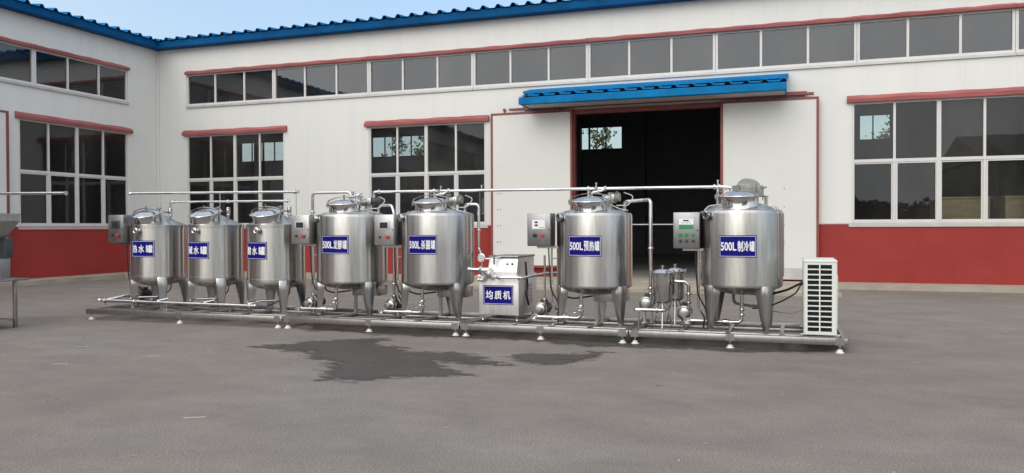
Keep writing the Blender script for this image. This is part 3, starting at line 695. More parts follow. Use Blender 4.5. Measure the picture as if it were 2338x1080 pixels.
    # bottom outlet
    if small:
        mb = MB(); ox = 0.10
        mb.tube([(ox, -0.05, zb - 0.05), (ox, -0.05, 0.33), (ox - 0.35, -0.30, 0.325)], 0.017, 0.05); mb.clamp((ox, -0.05, zb - 0.16), (0, 0, 1), 0.017); ob = mb.build('outlet_pipe', 'pipe', t)
        mb = MB(); mb.tube([(ox + 0.1, 0.05, zb - 0.07), (ox + 0.12, 0.0, zb - 0.18), (ox - 0.02, -0.12, 0.30), (ox - 0.2, -0.1, 0.24)], 0.008, 0.1, 8); mb.build('cable', 'black', t)
    else:
        vx = -0.11 if kind != 'fridge' else 0.02; vy = -0.26 if kind != 'fridge' else -0.1; x_end = -0.72 if kind != 'fridge' else -0.62; zo = 0.245
        mb = MB(); mb.tube([(vx, vy, zb - 0.03), (vx, vy, zo), (x_end, vy, zo)], 0.021, 0.055); mb.clamp((vx, vy, 0.40), (0, 0, 1), 0.021); mb.clamp((vx, vy, 0.335), (0, 0, 1), 0.021)
        mb.clamp((vx - 0.16, vy, zo), (1, 0, 0), 0.021); mb.clamp((vx - 0.22, vy, zo), (1, 0, 0), 0.021)
        mb.prof((vx - 0.22, vy, zo), (1, 0, 0), [(0.02, 0), (0.034, 0.004), (0.034, 0.05), (0.02, 0.054)], 16)
        if kind != 'fridge': mb.prof((vx, vy - 0.03, 0.365), (0, -1, 0), [(0, -0.03), (0.024, 0), (0.024, 0.03), (0.032, 0.03), (0.032, 0.045), (0.02, 0.046), (0.02, 0.02), (0, 0.02)], 16)
        mb.prof((x_end, vy, zo), (0, -1, 0), [(0, -0.05), (0.034, -0.045), (0.034, 0.02), (0.04, 0.025), (0.04, 0.04), (0.024, 0.04), (0.022, 0.0), (0, 0.0)], 18)
        mb.box(x_end + 0.23, x_end + 0.255, vy - 0.01, vy + 0.01, 0.1655, zo - 0.015)
        ob = mb.build('outlet_pipe', 'pipe', t)
        if kind != 'fridge':
            mb = MB(); mb.cyl((vx - 0.195, vy, zo + 0.02), (vx - 0.195, vy - 0.005, zo + 0.06), 0.006, seg=8); mb.box(vx - 0.205, vx - 0.09, vy - 0.012, vy + 0.008, zo + 0.058, zo + 0.066)
            mb.prof((vx - 0.10, vy - 0.002, zo + 0.062), (1, 0, 0.1), [(0, 0), (0.011, 0.002), (0.011, 0.035), (0, 0.038)], 10); mb.build('valve_handle', 'steel', ob)
            mb = MB(); mb.rbox(-0.02, 0.40, 0.02, 0.30, zb - 0.20, zb - 0.06, 0.008); mb.box(0.0, 0.04, 0.03, 0.07, 0.168, zb - 0.2) ; mb.build('heater_box', 'steel', t)
            mb = MB(); mb.tube([(-0.45, 0.0, zb - 0.03), (-0.42, -0.05, zb - 0.13), (-0.25, -0.1, zb - 0.16), (-0.02, 0.0, zb - 0.13)], 0.011, 0.12, 8); mb.build('cable', 'black', t)
    # sign
    if sgn:
        deg, w, h, zc2, bits = sgn
        def f(u, v, d, deg=deg):
            a = R(deg) + u / R_; return Vector((math.sin(a) * (R_ + d), -math.cos(a) * (R_ + d), zc2 + v))
        sign(t, f, w, h, bits)
    return t

def small_bits(txt): return [(c, -0.174 + i * 0.121, 0.100, -0.062, 0.122) for i, c in enumerate(txt)]
def big_bits(txt): return [('500L', -0.192, 0.180, -0.052, 0.100)] + [(c, 0.000 + i * 0.065, 0.060, -0.062, 0.124) for i, c in enumerate(txt)]
LEG3, LEG4 = (60, 180, -60), (42, 135, -135, -48)
tank(9.08, 'small cone-topped steel tank with the sign 热水罐, first on the left', 0.41, 0.60, 1.44, 0.17, (50, -40, 140, -130), (8, 0.39, 0.25, 1.08, small_bits('热水罐')), 'small')
tank(10.17, 'small cone-topped steel tank with the sign 碱水罐, between two like it', 0.41, 0.60, 1.44, 0.17, (50, -40, 140, -130), (-1, 0.39, 0.25, 1.065, small_bits('碱水罐')), 'small')
tank(11.26, 'small cone-topped steel tank with the sign 酸水罐, beside the first touch-screen cabinet', 0.42, 0.585, 1.44, 0.17, (50, -40, 140, -130), (-9, 0.39, 0.25, 1.065, small_bits('酸水罐')), 'small')
tank(12.54, 'big steel tank with the sign 500L发酵罐, between two touch-screen cabinets', 0.498, 0.625, 1.585, 0.065, LEG3, (0, 0.43, 0.255, 1.16, big_bits('发酵罐')), 'big')
tank(13.87, 'big steel tank with the sign 500L杀菌罐, left of the homogeniser', 0.498, 0.635, 1.59, 0.065, LEG3, (-1, 0.43, 0.255, 1.165, big_bits('杀菌罐')), 'big')
tank(16.067, 'big steel tank with the sign 500L预热罐, in front of the dark doorway', 0.482, 0.635, 1.575, 0.065, LEG3, (-2, 0.43, 0.255, 1.158, big_bits('预热罐')), 'big')
tk7 = tank(17.873, 'biggest steel tank with the sign 500L制冷罐 and a grey motor on top', 0.485, 0.68, 1.59, 0.10, LEG4, (-1, 0.43, 0.255, 1.163, big_bits('制冷罐')), 'fridge')
# stirrer drives on the big tanks (each fixed to its tank)
tanks = [o for o in COL.objects if o.name.startswith('steel_tank')]
big = [o for o in tanks if o.location.x > 12]
for o in big[:3]:
    mb = MB(); z = 1.64
    mb.prof((0.16, 0.16, z - 0.03), (0, 0, 1), [(0, 0), (0.07, 0), (0.07, 0.02), (0.045, 0.03), (0.045, 0.09), (0, 0.09)], 20); mb.rbox(0.08, 0.24, 0.10, 0.22, z + 0.06, z + 0.17, 0.012)
    for i in range(4): mb.box(0.09 + 0.038 * i, 0.10 + 0.038 * i, 0.092, 0.10, z + 0.07, z + 0.16)
    mb.prof((0.14, 0.10, z + 0.115), (0, -1, 0), [(0, 0), (0.035, 0), (0.035, 0.014), (0, 0.018)], 18)
    g = mb.build('gearbox', 'steel', o)
    kk = 0.85 if o is big[0] else 0.35
    mb = MB(); mb.prof((0.24, 0.16, z + 0.13), (1, 0, 0.05), [(0, 0), (0.06, 0), (0.06, 0.012), (0.050, 0.014), (0.050, 0.13 * kk), (0.056, 0.132 * kk), (0.056, 0.17 * kk), (0.04, 0.19 * kk), (0, 0.192 * kk)], 24); mb.rbox(0.25, 0.25 + 0.07 * kk, 0.13, 0.19, z + 0.175, z + 0.205, 0.006); mb.build('motor', 'dark' if o is big[0] else 'motor', g)
    mb = MB(); mb.tube([(0.36, 0.12, z + 0.19), (0.50, 0.08, z + 0.14), (0.44, -0.02, z + 0.02), (0.30, -0.06, z + 0.02)], 0.007, 0.06, 8); mb.tube([(0.24, -0.12, z + 0.03), (0.34, -0.10, z - 0.02), (0.44, -0.04, z - 0.045)], 0.007, 0.05, 8); mb.build('hose', 'alu', o)
    mb = MB(); mb.tube([(-0.03, -0.02, z + 0.02), (-0.03, -0.02, z + 0.19), (0.12, -0.02, z + 0.215), (0.14, 0.02, z + 0.245)], 0.017, 0.04); mb.clamp((-0.03, -0.02, z + 0.10), (0, 0, 1), 0.017); mb.clamp((0.06, -0.02, z + 0.205), (1, 0, 0.1), 0.017)
    mb.prof((0.03, -0.02, z + 0.20), (0, -0.3, 1), [(0, 0), (0.012, 0), (0.012, 0.05), (0.03, 0.052), (0.03, 0.06), (0, 0.062)], 12); mb.build('spray_pipe', 'polish', o)
    mb = MB(); mb.clamp((-0.2, 0.10, z), (0, 0, 1), 0.02); mb.prof((-0.2, 0.10, z - 0.05), (0, 0, 1), [(0, 0), (0.02, 0), (0.02, 0.08), (0, 0.085)], 14); mb.build('vent', 'polish', o)
o = big[3]; z = 1.66
mb = MB(); mb.rbox(-0.04, 0.17, 0.02, 0.16, z + 0.10, z + 0.25, 0.015); mb.prof((0.08, 0.02, z + 0.18), (0, -1, 0), [(0, 0), (0.05, 0), (0.05, 0.02), (0.03, 0.026), (0, 0.026)], 20); mb.prof((0.06, 0.09, z - 0.02), (0, 0, 1), [(0, 0), (0.08, 0), (0.08, 0.02), (0.05, 0.03), (0.05, 0.13), (0, 0.13)], 20)
for i in range(6): mb.box(-0.10 + 0.011 * i, -0.094 + 0.011 * i, 0.04, 0.14, z + 0.13, z + 0.23)
mb.box(-0.1, -0.03, 0.05, 0.13, z + 0.14, z + 0.22)
for dx in (-0.03, 0.05, 0.13):
    for dz in (0.12, 0.23): mb.cyl((dx, 0.022, z + dz), (dx, 0.008, z + dz), 0.008, seg=6)
g = mb.build('gearbox', 'motor', o)
mb = MB(); mb.prof((0.05, 0.14, z + 0.20), (0.2, 1, 0), [(0, 0), (0.115, 0), (0.12, 0.02), (0.112, 0.03), (0.112, 0.20), (0.125, 0.205), (0.12, 0.27), (0.08, 0.30), (0, 0.30)], 32); mb.rbox(0.16, 0.26, 0.10, 0.2, z + 0.09, z + 0.23, 0.01); mb.build('motor', 'motor', g)
mb = MB(); mb.prof((0.29, 0.05, z - 0.02), (0, 0, 1), [(0.02, 0), (0.02, 0.10), (0.03, 0.10), (0.03, 0.12), (0.018, 0.12), (0.018, 0.06), (0, 0.06)], 16); mb.build('vent', 'polish', o)
mb = MB(); mb.tube([(-0.22, -0.05, z), (-0.38, 0.0, z - 0.02), (-0.47, 0.0, z - 0.12), (-0.50, -0.05, z - 0.2)], 0.009, 0.08, 8); mb.build('hose', 'alu', o)
# cooling-jacket ridges on the right flank of the cold tank
mb = MB()
for a in (62, 74, 86): mb.tube([(math.sin(R(a)) * 0.49, -math.cos(R(a)) * 0.49, 0.80), (math.sin(R(a)) * 0.49, -math.cos(R(a)) * 0.49, 1.55), (math.sin(R(a)) * 0.40, -math.cos(R(a)) * 0.40, 1.63)], 0.008, 0.05, 8)
mb.build('jacket_ridge', 'steel', o)

# ------------------------------------------------------------ control cabinets
def cabinet(x0, x1, z0, z1, label, style, tx):
    xc = (x0 + x1) / 2; w = (x1 - x0) / 2; y = -10.1
    c = thing('control_cabinet', (xc, y, z0), label, 'control cabinet', 'control cabinets beside the tanks')
    h = z1 - z0; mat = 'cab' if style in ('touch',) else 'cabdark'
    mb = MB(); mb.rbox(-w, w, 0.012, 0.23, 0, h, 0.006); mb.build('housing', mat, c)
    mb = MB(); mb.rbox(-w + 0.003, w - 0.003, -0.004, 0.011, 0.004, h - 0.004, 0.004); door = mb.build('door', mat, c)
    mb = MB(); mb.cyl((w - 0.02, -0.004, h * 0.5), (w - 0.02, -0.012, h * 0.5), 0.010, seg=12); mb.build('lock', 'dark', door)
    if style in ('touch', 'darktouch'):
        mb = MB(); mb.rbox(-0.085, 0.085, -0.012, -0.0045, h * 0.50, h * 0.80, 0.003); sc = mb.build('screen', 'alu' if style == 'touch' else 'dark', c)
        mb = MB(); mb.box(-0.058, 0.058, -0.0145, -0.0125, h * 0.56, h * 0.745); mb.build('display', 'screen', sc, smooth=0)
        bx = [(-0.06, 'knob', 'black'), (0.055, 'button', 'redbtn')]
        for u, nm, mt in bx:
            mb = MB(); mb.prof((u, -0.0045, h * 0.27), (0, -1, 0), [(0.026, 0), (0.026, 0.005), (0.015, 0.006), (0.015, 0.016), (0.026, 0.018), (0.026, 0.034), (0, 0.038)] if nm == 'button' else [(0.016, 0), (0.016, 0.008), (0.011, 0.022), (0, 0.024)], 20); mb.build(nm, mt, c)
    elif style == 'meter':
        mb = MB(); mb.box(-0.085, 0.085, -0.010, -0.0045, h * 0.52, h * 0.80); sc = mb.build('screen', 'white', c, smooth=0)
        for a, b in ((0.70, 0.75), (0.61, 0.66)): mb = MB(); mb.box(-0.05, -0.01, -0.013, -0.0105, h * a, h * b); mb.build('display', 'screen', sc, smooth=0)
        for i in range(3): mb = MB(); mb.box(0.02 + 0.02 * i, 0.032 + 0.02 * i, -0.012, -0.0105, h * 0.55, h * 0.57); mb.build('key', 'screen', sc, smooth=0)
        for u, nm, mt in ((-0.05, 'knob', 'black'), (0.045, 'button', 'redbtn')):
            mb = MB(); mb.prof((u, -0.0045, h * 0.33), (0, -1, 0), [(0.024, 0), (0.024, 0.005), (0.014, 0.006), (0.014, 0.014), (0.024, 0.016), (0.024, 0.03), (0, 0.034)], 18); mb.build(nm, mt, c)
    else:
        mb = MB(); mb.box(-0.085, 0.085, -0.010, -0.0045, h * 0.66, h * 0.82); sc = mb.build('screen', 'white', c, smooth=0)
        mb = MB(); pts = [(-0.085, h * 0.535), (0.085, h * 0.535), (0.085, h * 0.658), (0.03, h * 0.64), (-0.03, h * 0.65), (-0.085, h * 0.658)]
        mb.prism(pts, Matrix(((1, 0, 0, 0), (0, 0, -1, -0.0045), (0, 1, 0, 0), (0, 0, 0, 1))), 0.0055); mb.build('green_panel', 'green', sc, smooth=0)
        mb = MB(); mb.box(-0.035, 0.03, -0.0125, -0.0105, h * 0.755, h * 0.79)
        for i in range(4): mb.box(-0.05 + 0.03 * i, -0.035 + 0.03 * i, -0.012, -0.0105, h * 0.70, h * 0.715)
        mb.build('display', 'screen', sc, smooth=0)
        for i in range(3):
            mb = MB(); mb.prof((-0.07 + 0.075 * i, -0.0045, h * 0.385), (0, -1, 0), [(0.024, 0), (0.024, 0.006), (0.019, 0.012), (0, 0.014)], 18); mb.build('lamp', 'green', c)
            mb = MB(); mb.prof((-0.07 + 0.075 * i, -0.0045, h * 0.21), (0, -1, 0), [(0.022, 0), (0.022, 0.006), (0.014, 0.008), (0.012, 0.026), (0, 0.028)], 18); mb.box(-0.074 + 0.075 * i, -0.066 + 0.075 * i, -0.036, -0.005, h * 0.17, h * 0.25); mb.build('knob', 'dark', c)
    bx = tx - xc
    mb = MB(); mb.box(-w + 0.1, bx, 0.10, 0.17, -0.030, -0.001); mb.build('bracket', 'steel', c, smooth=0)
    mb = MB(); mb.tube([(w - 0.03, 0.16, -0.03), (w - 0.03, 0.16, -z0 + 0.42), (w + 0.04, 0.20, -z0 + 0.30), (w + 0.02, 0.25, -z0 + 0.167)], 0.014, 0.05, 10)
    for zz in (-0.16, -0.50): mb.box(w - 0.03, bx + 0.03, 0.152, 0.168, zz - 0.008, zz + 0.008)
    cd_ = mb.build('conduit', 'pipe', c)
    mb = MB(); mb.tube([(w - 0.06, 0.12, -0.03), (w - 0.05, 0.12, -0.3), (w - 0.035, 0.13, -0.55), (w + 0.05, 0.16, -0.72), (w + 0.09, 0.2, -z0 + 0.2)], 0.009, 0.15, 8); mb.build('cable', 'black', c)
    return c
cabinet(8.43, 8.735, 1.17, 1.60, 'dim grey cabinet with a dark screen and red button at the left-hand tank', 'darktouch', 8.72)
cabinet(11.76, 12.055, 1.165, 1.573, 'pale cabinet with touch screen left of the 发酵罐 tank', 'touch', 12.10)
cabinet(13.085, 13.385, 1.15, 1.568, 'pale cabinet with touch screen left of the 杀菌罐 tank', 'touch', 13.45)
cabinet(15.275, 15.585, 1.15, 1.567, 'dark grey cabinet with a small white meter panel above two buttons', 'meter', 15.66)
cabinet(17.114, 17.422, 1.132, 1.562, 'dark grey cabinet with a white and green controller and six knobs', 'green', 17.46)

# ------------------------------------------------------------ pumps
def pump(x, y, z, label):
    p = thing('pump', (x, y, 0.166), label, 'pump', 'small steel pumps on the skids'); z -= 0.166
    mb = MB(); mb.prof((0, -0.02, z), (0, -1, 0), [(0, -0.02), (0.068, -0.02), (0.076, -0.01), (0.078, 0.03), (0.068, 0.045), (0.05, 0.052), (0.026, 0.056), (0.026, 0.10), (0.042, 0.102), (0.042, 0.118), (0.026, 0.12), (0, 0.12)], 28); mb.prof((0, -0.02, z), (0, -1, 0), [(0.076, -0.014), (0.088, -0.012), (0.088, 0.0), (0.076, 0.002)], 28)
    mb.tube([(0.06, -0.03, z + 0.03), (0.06, -0.03, z + 0.15)], 0.02); mb.clamp((0.06, -0.03, z + 0.13), (0, 0, 1), 0.02); mb.build('volute', 'steel', p)
    mb = MB(); mb.prof((0, 0.0, z), (0, 1, 0), [(0, 0), (0.06, 0), (0.06, 0.05), (0.074, 0.06), (0.074, 0.24), (0.066, 0.245), (0.066, 0.30), (0.04, 0.315), (0, 0.315)], 24)
    for k in range(14): a = k * 2 * math.pi / 14; mb.box(-0.003, 0.003, 0.07, 0.23, 0.07, 0.085, Matrix.Translation((0, 0, z)) @ Matrix.Rotation(a, 4, 'Y'))
    mt = mb.build('motor', 'dark', p)
    mb = MB(); mb.rbox(-0.04, 0.04, 0.10, 0.19, z + 0.07, z + 0.12, 0.006); mb.build('terminal_box', 'dark', mt)
    mb = MB(); mb.box(-0.075, 0.075, 0.08, 0.22, 0.0, 0.012); mb.box(-0.05, -0.035, 0.09, 0.21, 0.012, z - 0.06); mb.box(0.035, 0.05, 0.09, 0.21, 0.012, z - 0.06); mb.build('foot', 'steel', p, smooth=0)
    return p
pump(8.62, -9.72, 0.33, 'small pump behind the open pipe at the left end')
pump(11.80, -9.68, 0.29, 'small pump below the first touch-screen cabinet')
pump(13.12, -9.68, 0.30, 'small pump below the second touch-screen cabinet')
pump(15.33, -9.68, 0.31, 'small pump beside the homogeniser')
pump(16.72, -9.68, 0.42, 'small raised pump left of the twin filters')
pump(17.19, -9.68, 0.32, 'small pump right of the twin filters')

# ------------------------------------------------------------ pipe runs
def run(name, label, pts, r=0.02, fil=0.06, clamps=(), mouths=(), cat='pipe', mat='pipe', group=None, extra=None):
    o0 = Vector(pts[0]); t = thing(name, o0, label, cat, group); mb = MB()
    P = [Vector(p) - o0 for p in pts]; mb.tube(P, r, fil)
    if extra: extra(mb, o0)
    for p, d in mouths: mb.mouth(Vector(p) - o0, d, r)
    mb.build('tube', mat, t)
    for p, d in clamps: mb = MB(); mb.clamp(Vector(p) - o0, d, r); mb.build('clamp', 'polish', t)
    return t
def hooks(mb, o0):
    for x, zl in ((9.02, 1.60), (10.15, 1.60), (11.52, 1.48)): mb.cyl(Vector((x, -9.62, zl)) - o0, Vector((x, -9.62, 1.93)) - o0, 0.007, seg=8)
run('overhead_pipe', 'upper open-ended pipe above the three small tanks', [(8.40, -9.62, 1.953), (11.56, -9.62, 1.925)], 0.02, mouths=[((8.40, -9.62, 1.953), (-1, 0, 0.009)), ((11.56, -9.62, 1.925), (1, 0, -0.009))], clamps=[((11.50, -9.62, 1.9255), (1, 0, 0))], extra=hooks)
run('overhead_pipe', 'lower thin pipe linking the lids of the three small tanks', [(9.29, -9.72, 1.70), (9.29, -9.72, 1.80), (11.47, -9.72, 1.79)], 0.0165, 0.04, clamps=[((9.35, -9.72, 1.80), (1, 0, 0)), ((10.38, -9.72, 1.795), (1, 0, 0)), ((11.43, -9.72, 1.79), (1, 0, 0))])
run('riser_pipe', 'tall pipe bending over to the lid of the 发酵罐 tank', [(11.86, -9.71, 0.44), (11.86, -9.71, 1.90), (12.50, -9.71, 1.90), (12.50, -9.71, 1.66)], 0.021, 0.06, clamps=[((11.86, -9.71, 1.62), (0, 0, 1)), ((11.86, -9.71, 0.6), (0, 0, 1))])
run('overhead_pipe', 'long pipe running above the big tanks to the motor-topped tank', [(12.86, -9.70, 1.815), (12.86, -9.70, 1.897), (17.63, -9.70, 1.876)], 0.020, 0.03,
    clamps=[((12.95, -9.70, 1.897), (1, 0, 0)), ((13.80, -9.70, 1.893), (1, 0, 0)), ((14.02, -9.70, 1.893), (1, 0, 0)), ((15.98, -9.70, 1.884), (1, 0, 0)), ((16.2, -9.70, 1.883), (1, 0, 0)), ((17.56, -9.70, 1.877), (1, 0, 0)), ((17.62, -9.70, 1.876), (1, 0, 0))],
    extra=lambda mb, o0: [mb.tube([Vector((x, -9.70, 1.888)) - o0, Vector((x, -9.70, 1.64)) - o0], 0.018) for x in (13.80, 15.98, 17.60)] and [mb.tube([Vector((17.63, -9.7, 1.876)) - o0, Vector((17.76, -9.7, 1.87)) - o0, Vector((17.76, -9.7, 1.70)) - o0], 0.022, 0.04)] and [mb.prof(Vector((x, -9.70, 1.90)) - o0, (0, 0, 1), [(0.0, 0), (0.008, 0), (0.008, 0.05), (0.016, 0.052), (0.016, 0.06), (0, 0.062)], 10) for x in (13.9, 14.5, 16.08, 17.6)])
run('riser_pipe', 'bent-over pipe between the 发酵罐 tank and its right-hand pump', [(12.89, -9.62, 1.58), (12.89, -9.62, 1.705), (13.13, -9.68, 1.705), (13.18, -9.71, 1.60), (13.18, -9.71, 0.44)], 0.021, 0.06, clamps=[((13.18, -9.71, 0.6), (0, 0, 1))])
run('riser_pipe', 'bent-over pipe from the 杀菌罐 tank down to the pressure gauge', [(14.18, -9.52, 1.57), (14.18, -9.52, 1.71), (14.385, -9.52, 1.71), (14.385, -9.52, 1.09), (14.46, -9.60, 1.00), (14.52, -9.66, 0.98)], 0.019, 0.05, clamps=[((14.385, -9.52, 1.35), (0, 0, 1))])
run('riser_pipe', 'bent-over pipe rising in front of the dark doorway beside the 预热罐 tank', [(16.41, -9.52, 1.58), (16.41, -9.52, 1.715), (16.68, -9.60, 1.73), (16.78, -9.71, 1.73), (16.78, -9.71, 0.56)], 0.022, 0.05, clamps=[((16.78, -9.71, 1.12), (0, 0, 1)), ((16.78, -9.71, 0.62), (0, 0, 1))])
run('feed_pipe', 'thin pipe from the homogeniser block to the 预热罐 pump', [(14.80, -10.0, 0.735), (15.16, -10.0, 0.735), (15.39, -9.71, 0.78), (15.50, -9.55, 0.78), (15.60, -9.55, 0.78)], 0.017, 0.05, clamps=[((14.86, -10.0, 0.735), (1, 0, 0)), ((15.13, -10.0, 0.735), (1, 0, 0))])
run('riser_pipe', 'short pipe rising from the pump beside the homogeniser', [(15.39, -9.71, 0.46), (15.39, -9.71, 1.02)], 0.014, 0)
def posts(mb, o0):
    for x in (8.42, 9.60, 10.75): mb.cyl(Vector((x, -10.16, 0.1655)) - o0, Vector((x, -10.16, 0.27)) - o0, 0.008, seg=8)
    mb.tube([Vector((8.40, -10.16, 0.278)) - o0, Vector((8.55, -9.92, 0.33)) - o0, Vector((8.62, -9.80, 0.33)) - o0], 0.021, 0.05)
    for x in (9.66, 10.52, 11.3): mb.tube([Vector((x - 0.13, -10.05, 0.325)) - o0, Vector((x - 0.22, -10.16, 0.30)) - o0, Vector((x - 0.22, -10.16, 0.28)) - o0], 0.017, 0.03)
mn = run('manifold_pipe', 'long low pipe along the front of the small tanks', [(8.30, -10.16, 0.275), (11.22, -10.16, 0.272)], 0.023, mouths=[((8.30, -10.16, 0.275), (-1, 0, 0))], clamps=[((8.42, -10.16, 0.275), (1, 0, 0)), ((9.0, -10.16, 0.275), (1, 0, 0)), ((11.2, -10.16, 0.272), (1, 0, 0))], extra=posts)
mb = MB(); o0 = Vector((8.30, -10.16, 0.275))
for x in (8.95, 10.08, 11.10):
    c = Vector((x, -10.12, 0.335)) - o0
    mb.cyl(c + Vector((0.07, 0, -0.04)), c + Vector((0.07, 0, 0.0)), 0.007, seg=8); mb.box(c.x - 0.06, c.x + 0.08, c.y - 0.012, c.y + 0.012, c.z, c.z + 0.008); mb.cyl(c + Vector((-0.06, 0, 0.004)), c + Vector((-0.06, -0.02, -0.03)), 0.008, seg=8)
mb.build('valve_handle', 'steel', mn)
run('suction_pipe', 'short low pipe from an open end to the left filter leg', [(16.66, -10.10, 0.385), (17.0, -10.10, 0.385), (17.03, -9.98, 0.40)], 0.02, 0.04, mouths=[((16.66, -10.10, 0.385), (-0.3, -1, 0))], clamps=[((16.92, -10.10, 0.385), (1, 0, 0))], extra=lambda mb, o0: [mb.cyl(Vector((x, -10.10, 0.1655)) - o0, Vector((x, -10.10, 0.37)) - o0, 0.01, seg=8) for x in (16.70,)])
run('filter_pipe', 'pipe elbow from the filters down to their right-hand pump', [(17.08, -9.72, 0.71), (17.25, -9.71, 0.71), (17.25, -9.71, 0.47)], 0.022, 0.07, clamps=[((17.25, -9.71, 0.56), (0, 0, 1))])

# ------------------------------------------------------------ twin filters
def filt(x, y, label):
    t = thing('filter_housing', (x, y, 0), label, 'filter', 'twin filter housings'); r = 0.115
    mb = MB(); mb.lathe([(0, 0.455), (r * 0.6, 0.462), (r * 0.93, 0.485), (r, 0.515), (r, 0.80), (r + 0.012, 0.803), (r + 0.012, 0.815), (r - 0.01, 0.815)], 36); mb.build('canister', 'polish', t)
    mb = MB(); mb.lathe([(r + 0.014, 0.817), (r + 0.016, 0.832), (r, 0.838), (r * 0.75, 0.862), (r * 0.3, 0.878), (0, 0.88)], 36); lid = mb.build('lid', 'polish', t)
    mb = MB(); mb.cyl((0, 0, 0.87), (0, 0, 0.915), 0.012, seg=10); mb.prof((0, 0, 0.90), (0, 0, 1), [(0, 0), (0.022, 0.002), (0.022, 0.02), (0, 0.024)], 12)
    for k in range(4): a = k * math.pi / 2 + 0.5; c_, s_ = math.cos(a), math.sin(a); mb.cyl((c_ * (r + 0.024), s_ * (r + 0.024), 0.79), (c_ * (r + 0.024), s_ * (r + 0.024), 0.85), 0.009, seg=8); mb.prof((c_ * (r + 0.024), s_ * (r + 0.024), 0.845), (0, 0, 1), [(0, 0), (0.018, 0), (0.018, 0.012), (0, 0.016)], 8)
    mb.build('lid_bolt', 'steel', lid)
    for k in range(3):
        a = R(-85 + 120 * k); mb = MB(); mb.tube([(math.cos(a) * 0.05, math.sin(a) * 0.05, 0.47), (math.cos(a) * 0.065, math.sin(a) * 0.065, 0.44), (math.cos(a) * 0.125, math.sin(a) * 0.125, 0.166)], 0.0105, 0.02, 10); mb.build('leg', 'pipe', t)
    mb = MB(); mb.prof((0, 0, 0.466), (0, 0, -1), [(0.02, 0), (0.02, 0.06), (0.032, 0.062), (0.032, 0.08), (0, 0.082)], 16); mb.build('drain', 'pipe', t)
filt(16.97, -9.98, 'front filter canister with domed bolted lid on three thin legs')
filt(17.07, -9.60, 'rear filter canister mostly hidden behind its twin')

# ------------------------------------------------------------ homogeniser
hm = thing('homogeniser', (14.82, -9.55, 0.166), 'square steel homogeniser with the sign 均质机 and a round gauge', 'homogeniser')
H0 = Vector((14.82, -9.55, 0.166))
def hz(z): return z - 0.166
mb = MB(); mb.rbox(-0.28, 0.275, -0.36, 0.42, hz(0.235), hz(0.755), 0.008); body = mb.build('cabinet', 'cabpale', hm)
for sx_ in (-0.24, 0.235):
    for sy in (-0.31, 0.37): mb = MB(); mb.cyl((sx_, sy, 0.012), (sx_, sy, hz(0.235)), 0.011, seg=10); mb.prof((sx_, sy, 0), (0, 0, 1), [(0, 0), (0.028, 0), (0.022, 0.014), (0, 0.018)], 14); mb.build('foot', 'steel', hm)
mb = MB(); pr_ = [(-0.33, hz(0.757)), (0.41, hz(0.757)), (0.41, hz(0.985)), (-0.24, hz(0.985)), (-0.285, hz(0.975)), (-0.33, hz(0.80))]
mb.prism(pr_, Matrix(((0, 0, 1, -0.16), (1, 0, 0, 0), (0, 1, 0, 0), (0, 0, 0, 1))), 0.40); con = mb.build('console', 'cabpale', hm, smooth=0)
mb = MB(); mb.rbox(-0.17, 0.25, -0.29, 0.425, hz(0.987), hz(1.012), 0.006); mb.build('lid', 'cabdark', hm)
for u, mt in ((0.10, 'green'), (0.17, 'black')):
    mb = MB(); mb.prof((u, -0.303, hz(0.905)), (0, -1, 0.25), [(0.016, 0), (0.016, 0.006), (0.011, 0.014), (0, 0.016)], 14); mb.build('button', mt, con)
mb = MB(); mb.rbox(-0.24, -0.10, -0.46, -0.335, hz(0.77), hz(0.86), 0.01); mb.rbox(-0.13, -0.06, -0.47, -0.35, hz(0.72), hz(0.80), 0.01); blk = mb.build('pump_block', 'polish', hm)
mb = MB(); mb.tube([(-0.40, -0.42, hz(0.835)), (-0.12, -0.40, hz(0.835))], 0.024); mb.mouth((-0.40, -0.42, hz(0.835)), (-1, 0.05, 0), 0.024); mb.clamp((-0.24, -0.41, hz(0.835)), (1, 0, 0), 0.024)
mb.tube([(-0.27, -0.40, hz(0.70)), (-0.20, -0.40, hz(0.70)), (-0.15, -0.40, hz(0.76))], 0.018, 0.04); mb.mouth((-0.27, -0.40, hz(0.70)), (-1, 0, 0), 0.018); mb.build('inlet_tube', 'pipe', hm)
for (x_, z_) in ((-0.22, 0.745), (-0.09, 0.79), (0.0, 0.745)):
    mb = MB(); mb.prof((x_, -0.45, hz(z_)), (0, -1, 0.1), [(0.012, 0), (0.012, 0.04), (0.026, 0.042), (0.026, 0.065), (0, 0.068)], 12); mb.cyl((x_ - 0.04, -0.505, hz(z_) + 0.005), (x_ + 0.04, -0.505, hz(z_) + 0.02), 0.006, seg=8); mb.build('hand_valve', 'steel', blk)
mb = MB(); mb.prof((-0.235, -0.36, hz(0.985)), (0, -1, 0), [(0, 0), (0.055, 0), (0.058, 0.006), (0.058, 0.034), (0.05, 0.036), (0.05, 0.03), (0, 0.03)], 28); mb.cyl((-0.235, -0.375, hz(0.86)), (-0.235, -0.375, hz(0.93)), 0.010, seg=10); ga = mb.build('gauge', 'polish', hm)
mb = MB(); mb.prof((-0.235, -0.391, hz(0.985)), (0, -1, 0), [(0, 0), (0.048, 0), (0.048, 0.002), (0, 0.002)], 24); di = mb.build('dial', 'dial', ga)
mb = MB(); mb.tube([(-0.18, -0.38, hz(0.975)), (-0.06, -0.37, hz(0.985)), (0.02, -0.32, hz(1.0))], 0.010, 0.05); mb.cyl((-0.06, -0.37, hz(0.90)), (-0.06, -0.37, hz(1.03)), 0.014, seg=10); mb.build('pressure_screw', 'polish', hm)
